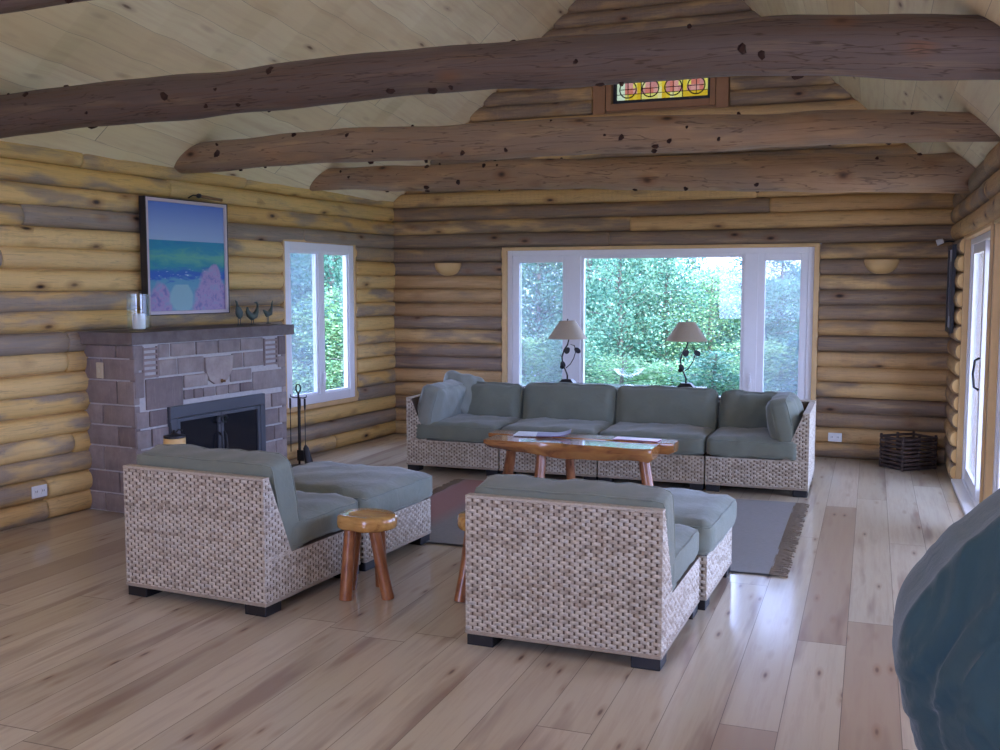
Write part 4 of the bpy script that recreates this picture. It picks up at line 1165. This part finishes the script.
def tree_mesh(kind, seed):
    """returns (foliage MB, trunk MB) for a tree of unit metres; base at z=0"""
    rr = random.Random(seed); fo = MB(); tr = MB('lc')
    H = {'cedar': 6.0, 'spruce': 7.0, 'birch': 6.5}[kind]*rr.uniform(.9, 1.1)
    tr.tube([(0, 0, -.3), (.03, .02, H*.4), (-.02, .03, H*.75), (0, 0, H*.97)], [.10, .07, .04, .01], 8)
    nb = {'cedar': 170, 'spruce': 150, 'birch': 120}[kind]
    def leaf(p, s, d):
        a = Vector((rr.gauss(0, 1), rr.gauss(0, 1), rr.gauss(0, 1)))+d*1.2; a.normalize()
        b = a.cross(Vector((rr.gauss(0, 1), rr.gauss(0, 1), rr.gauss(0, 1)))).normalized()
        w = s*(.40 if kind != 'spruce' else .22)
        i = [fo.vert(p), fo.vert(p+a*s*.5+b*w), fo.vert(p+a*s), fo.vert(p+a*s*.5-b*w)]; fo.face(*i)
    for i in range(nb):
        f = (i+rr.random())/nb; z = H*(.04+.93*f) if kind != 'birch' else H*(.15+.82*f)
        if kind == 'cedar': L = (1.35*(1-f)**.6+.12)*rr.uniform(.7, 1.1); tilt = rr.uniform(.1, .6)
        elif kind == 'spruce': L = (1.6*(1-f)**.9+.1)*rr.uniform(.7, 1.1); tilt = rr.uniform(-.35, .1)
        else: L = (1.5*math.sin(PI*(f*.85+.1))+.2)*rr.uniform(.5, 1.1); tilt = rr.uniform(.2, .9)
        az = rr.uniform(0, 2*PI); d = Vector((math.cos(az), math.sin(az), tilt)).normalized()
        base = Vector((0, 0, z)); tip = base+d*L-Vector((0, 0, .12*L*L if kind != 'cedar' else 0))
        if i % 2 == 0: tr.tube([base, (base+tip)/2+Vector((0, 0, .03)), tip], [.016, .010, .003], 4)
        nl = int(80*L+20)
        for k in range(nl):
            t_ = rr.uniform(.25 if kind != 'birch' else .3, 1.05)
            p = base+(tip-base)*t_+Vector((rr.gauss(0, 1), rr.gauss(0, 1), rr.gauss(0, .7)))*(.11+.06*L)
            leaf(p, rr.uniform(.035, .085) if kind != 'spruce' else rr.uniform(.06, .11), d)
    return fo, tr
protos = {}
for kind, mt in (('cedar', 'leafA'), ('spruce', 'leafB'), ('birch', 'leafC')):
    protos[kind] = []
    for v in range(2):
        fo, tr = tree_mesh(kind, 400+v*17+len(kind))
        f = fo.build('foliage', mt); f.data.name = 'foliage'; tk = tr.build('trunk', 'bark')
        fm, tm = f.data, tk.data
        bpy.data.objects.remove(f); bpy.data.objects.remove(tk)
        protos[kind].append((fm, tm))
def tree(kind, x, y, h, label, group, rr):
    fm, tm = protos[kind][rr.randrange(2)]
    H = {'cedar': 6.0, 'spruce': 7.0, 'birch': 6.5}[kind]; s = h/H
    t = thing({'cedar': 'cedar_tree', 'spruce': 'spruce_tree', 'birch': 'leafy_tree'}[kind], label, 'tree', (x, y, ground_z(x, y)), rr.uniform(0, 6.28), group)
    t.scale = (max(s, .75),)*2+(s,)
    for nm, me in (('foliage', fm), ('trunk', tm)):
        o = bpy.data.objects.new(nm, me); C.objects.link(o); o.parent = t
rr = random.Random(77)
GL = {'cedar': 'bushy light green cedar in the thicket beyond the picture window', 'spruce': 'dark blue green spruce in the thicket beyond the picture window', 'birch': 'bright leafy young tree in the thicket beyond the picture window'}
# (azimuth position x at the window plane, distance y, top height above floor level)
row = []
for (fx, yy, top, kind) in (
    (-3.9, 17., 3.6, 'spruce'), (-3.3, 15.5, 3.8, 'cedar'), (-3.0, 20., 4.6, 'spruce'), (-2.75, 16., 3.9, 'cedar'), (-2.45, 14.8, 3.2, 'cedar'), (-2.2, 18., 3.9, 'birch'),
    (-1.95, 15.2, 2.4, 'cedar'), (-1.7, 18., 2.5, 'spruce'), (-1.5, 15.6, 2.0, 'birch'), (-1.33, 18., 2.1, 'cedar'), (-1.18, 16., 2.5, 'spruce'), (-.98, 15.4, 2.1, 'cedar'), (-.82, 17., 2.7, 'spruce'), (-.62, 15.5, 2.1, 'cedar'),
    (-3.6, 22., 5.0, 'cedar'), (-2.6, 23., 4.3, 'cedar'), (-2.15, 20., 3.2, 'cedar'), (-1.62, 21., 2.4, 'cedar'), (-1.45, 23., 2.3, 'cedar'), (-1.22, 22., 2.4, 'cedar'), (-.95, 21., 2.3, 'cedar'), (-.7, 22., 2.6, 'cedar'), (-.4, 20., 2.6, 'cedar'), (-4.2, 19., 4.2, 'birch'), (0., 19., 3., 'cedar')):
    x = fx*yy/10.2
    tree(kind, x, yy, top-ground_z(x, yy), GL[kind], 'trees beyond the picture window, ' + kind, rr)
for (fx, yy, top, kind) in ((-3.5, 13.2, 1.1, 'birch'), (-2.9, 13.6, 1.3, 'cedar'), (-2.4, 13., .9, 'birch'), (-1.9, 13.4, .8, 'birch'), (-1.45, 13., .9, 'cedar'), (-1.0, 13.5, 1.0, 'birch'), (-.6, 13.2, 1.2, 'spruce')):
    x = fx*yy/10.2
    tree(kind, x, yy, top-ground_z(x, yy), 'low bushy tree growing just outside the picture window', 'low trees outside the picture window', rr)
# through the left window: directions roughly x = -k*y
for (k, dist, top, kind) in ((.60, 14., 3.8, 'spruce'), (.63, 11.5, 3.2, 'spruce'), (.57, 13., 3.6, 'cedar'), (.54, 14.5, 3.9, 'cedar'), (.60, 16., 4.4, 'spruce'), (.66, 13.5, 4., 'cedar'), (.55, 12.0, 1.9, 'birch'), (.585, 11.6, 1.5, 'birch'), (.70, 12., 3.5, 'spruce'), (.51, 17., 4.4, 'spruce'), (.565, 15., 4.6, 'cedar'), (.59, 17.5, 5., 'cedar'), (.545, 18., 5., 'cedar'), (.62, 18., 5., 'cedar'), (.575, 13.5, 3.2, 'cedar'), (.64, 16., 4.6, 'spruce')):
    x, y = -k*dist*1.0-.0, dist
    if x > -6.3: x = -6.6-rr.random()*.5
    tree(kind, x, y, top-ground_z(x, y), {'cedar': 'light green cedar outside the left casement window', 'spruce': 'dark spruce outside the left casement window', 'birch': 'bright low leafy tree outside the left casement window'}[kind], 'trees outside the left window, ' + kind, rr)
for (x, y, top, kind) in ((3.2, 15.5, 3.8, 'cedar'), (2.4, 18., 4.2, 'spruce'), (3.0, 20., 4.5, 'cedar'), (4.0, 22., 5., 'spruce'), (4.8, 17., 4., 'cedar'), (1.7, 14.5, 2.6, 'birch')):
    tree(kind, x, y, top-ground_z(x, y), 'tree seen through the sliding glass door on the right', 'trees outside the sliding door', rr)

# ------------------------------------------------------------------ light
dk = MB()
for i in range(46): dk.box(.92, 5.2, -9+.42*i, -9+.42*i+.405, -.19, -.14)  # unseen pale deck added to bounce sun up to the ceiling
struct(dk.build('floor_bounce_deck', 'deck'))
dk = MB()
for i in range(13): dk.box(-8.5, .9, -9+.42*i, -9+.42*i+.405, -.19, -.14)  # second stretch of the added bounce deck, behind the camera
struct(dk.build('floor_bounce_terrace', 'deck'))
ev = MB(); ev.prism([(XR+.18, 2.40), (1.95, 2.30), (1.95, 2.40), (XR+.18, 2.56)], 'y', YJ+.18, YB+1.0)  # unseen eave added to keep a sun patch off the floor inside
struct(ev.build('added_eave_1', 'ceiling'))
sl = bpy.data.lights.new('sun', 'SUN'); sl.energy = 3.4; sl.angle = math.radians(1.5); sl.color = (1., .95, .93)
so_ = bpy.data.objects.new('sun', sl); C.objects.link(so_); so_.rotation_euler = Vector((-.42, .50, -.85)).to_track_quat('-Z', 'Y').to_euler()
W = bpy.data.worlds.new('World'); bpy.context.scene.world = W; W.use_nodes = True
nt = W.node_tree; bg = nt.nodes['Background']
bg.inputs[0].default_value = (.60, .72, 1.30, 1); bg.inputs[1].default_value = 2.7
def portal(loc, rot, sx, sy):
    l = bpy.data.lights.new('portal', 'AREA'); l.shape = 'RECTANGLE'; l.size = sx; l.size_y = sy; l.cycles.is_portal = True
    o = bpy.data.objects.new('light_portal', l); C.objects.link(o); o.location = loc; o.rotation_euler = rot; return o
portal(((BW[0]+BW[1])/2, YB+.25, (BW[2]+BW[3])/2), (-PI/2, 0, 0), BW[1]-BW[0], BW[3]-BW[2])
portal((xl(8.8)-.25, 8.83, 1.28), (0, -PI/2, -ang), 1.64, 1.2)
for a, b, c_, d_ in RD: portal((XR+.26, (a+b)/2, 1.03), (0, PI/2, 0), 2.07, 2.0)
for a, b, c_, d_ in FR + [(-4.0, -.4, 2.5, 4.3)]: portal(((a+b)/2, YF-.25, (c_+d_)/2), (PI/2, 0, 0), b-a, d_-c_)
for a, b, c_, d_ in SR: portal((2.45, (a+b)/2, (c_+d_)/2), (0, PI/2, 0), d_-c_, b-a)

# ------------------------------------------------------------------ camera and colour
cd = bpy.data.cameras.new('camera'); cam = bpy.data.objects.new('camera', cd); C.objects.link(cam)
cam.location = (0, 0, 1.65); cam.rotation_euler = (math.radians(85.0), 0, math.radians(20.2))
cd.sensor_width = 36; cd.lens = 1010*36/1000; cd.clip_start = .05; cd.clip_end = 200
sc = bpy.context.scene; sc.camera = cam
sc.view_settings.view_transform = 'Standard'; sc.view_settings.look = 'None'; sc.view_settings.gamma = 1; sc.view_settings.use_curve_mapping = False
sc.view_settings.exposure = 1.92
sc.cycles.use_denoising = True
sc.cycles.max_bounces = 10; sc.cycles.diffuse_bounces = 6; sc.cycles.transparent_max_bounces = 16
sc.cycles.sample_clamp_indirect = 6
sc.cycles.caustics_reflective = False; sc.cycles.caustics_refractive = False
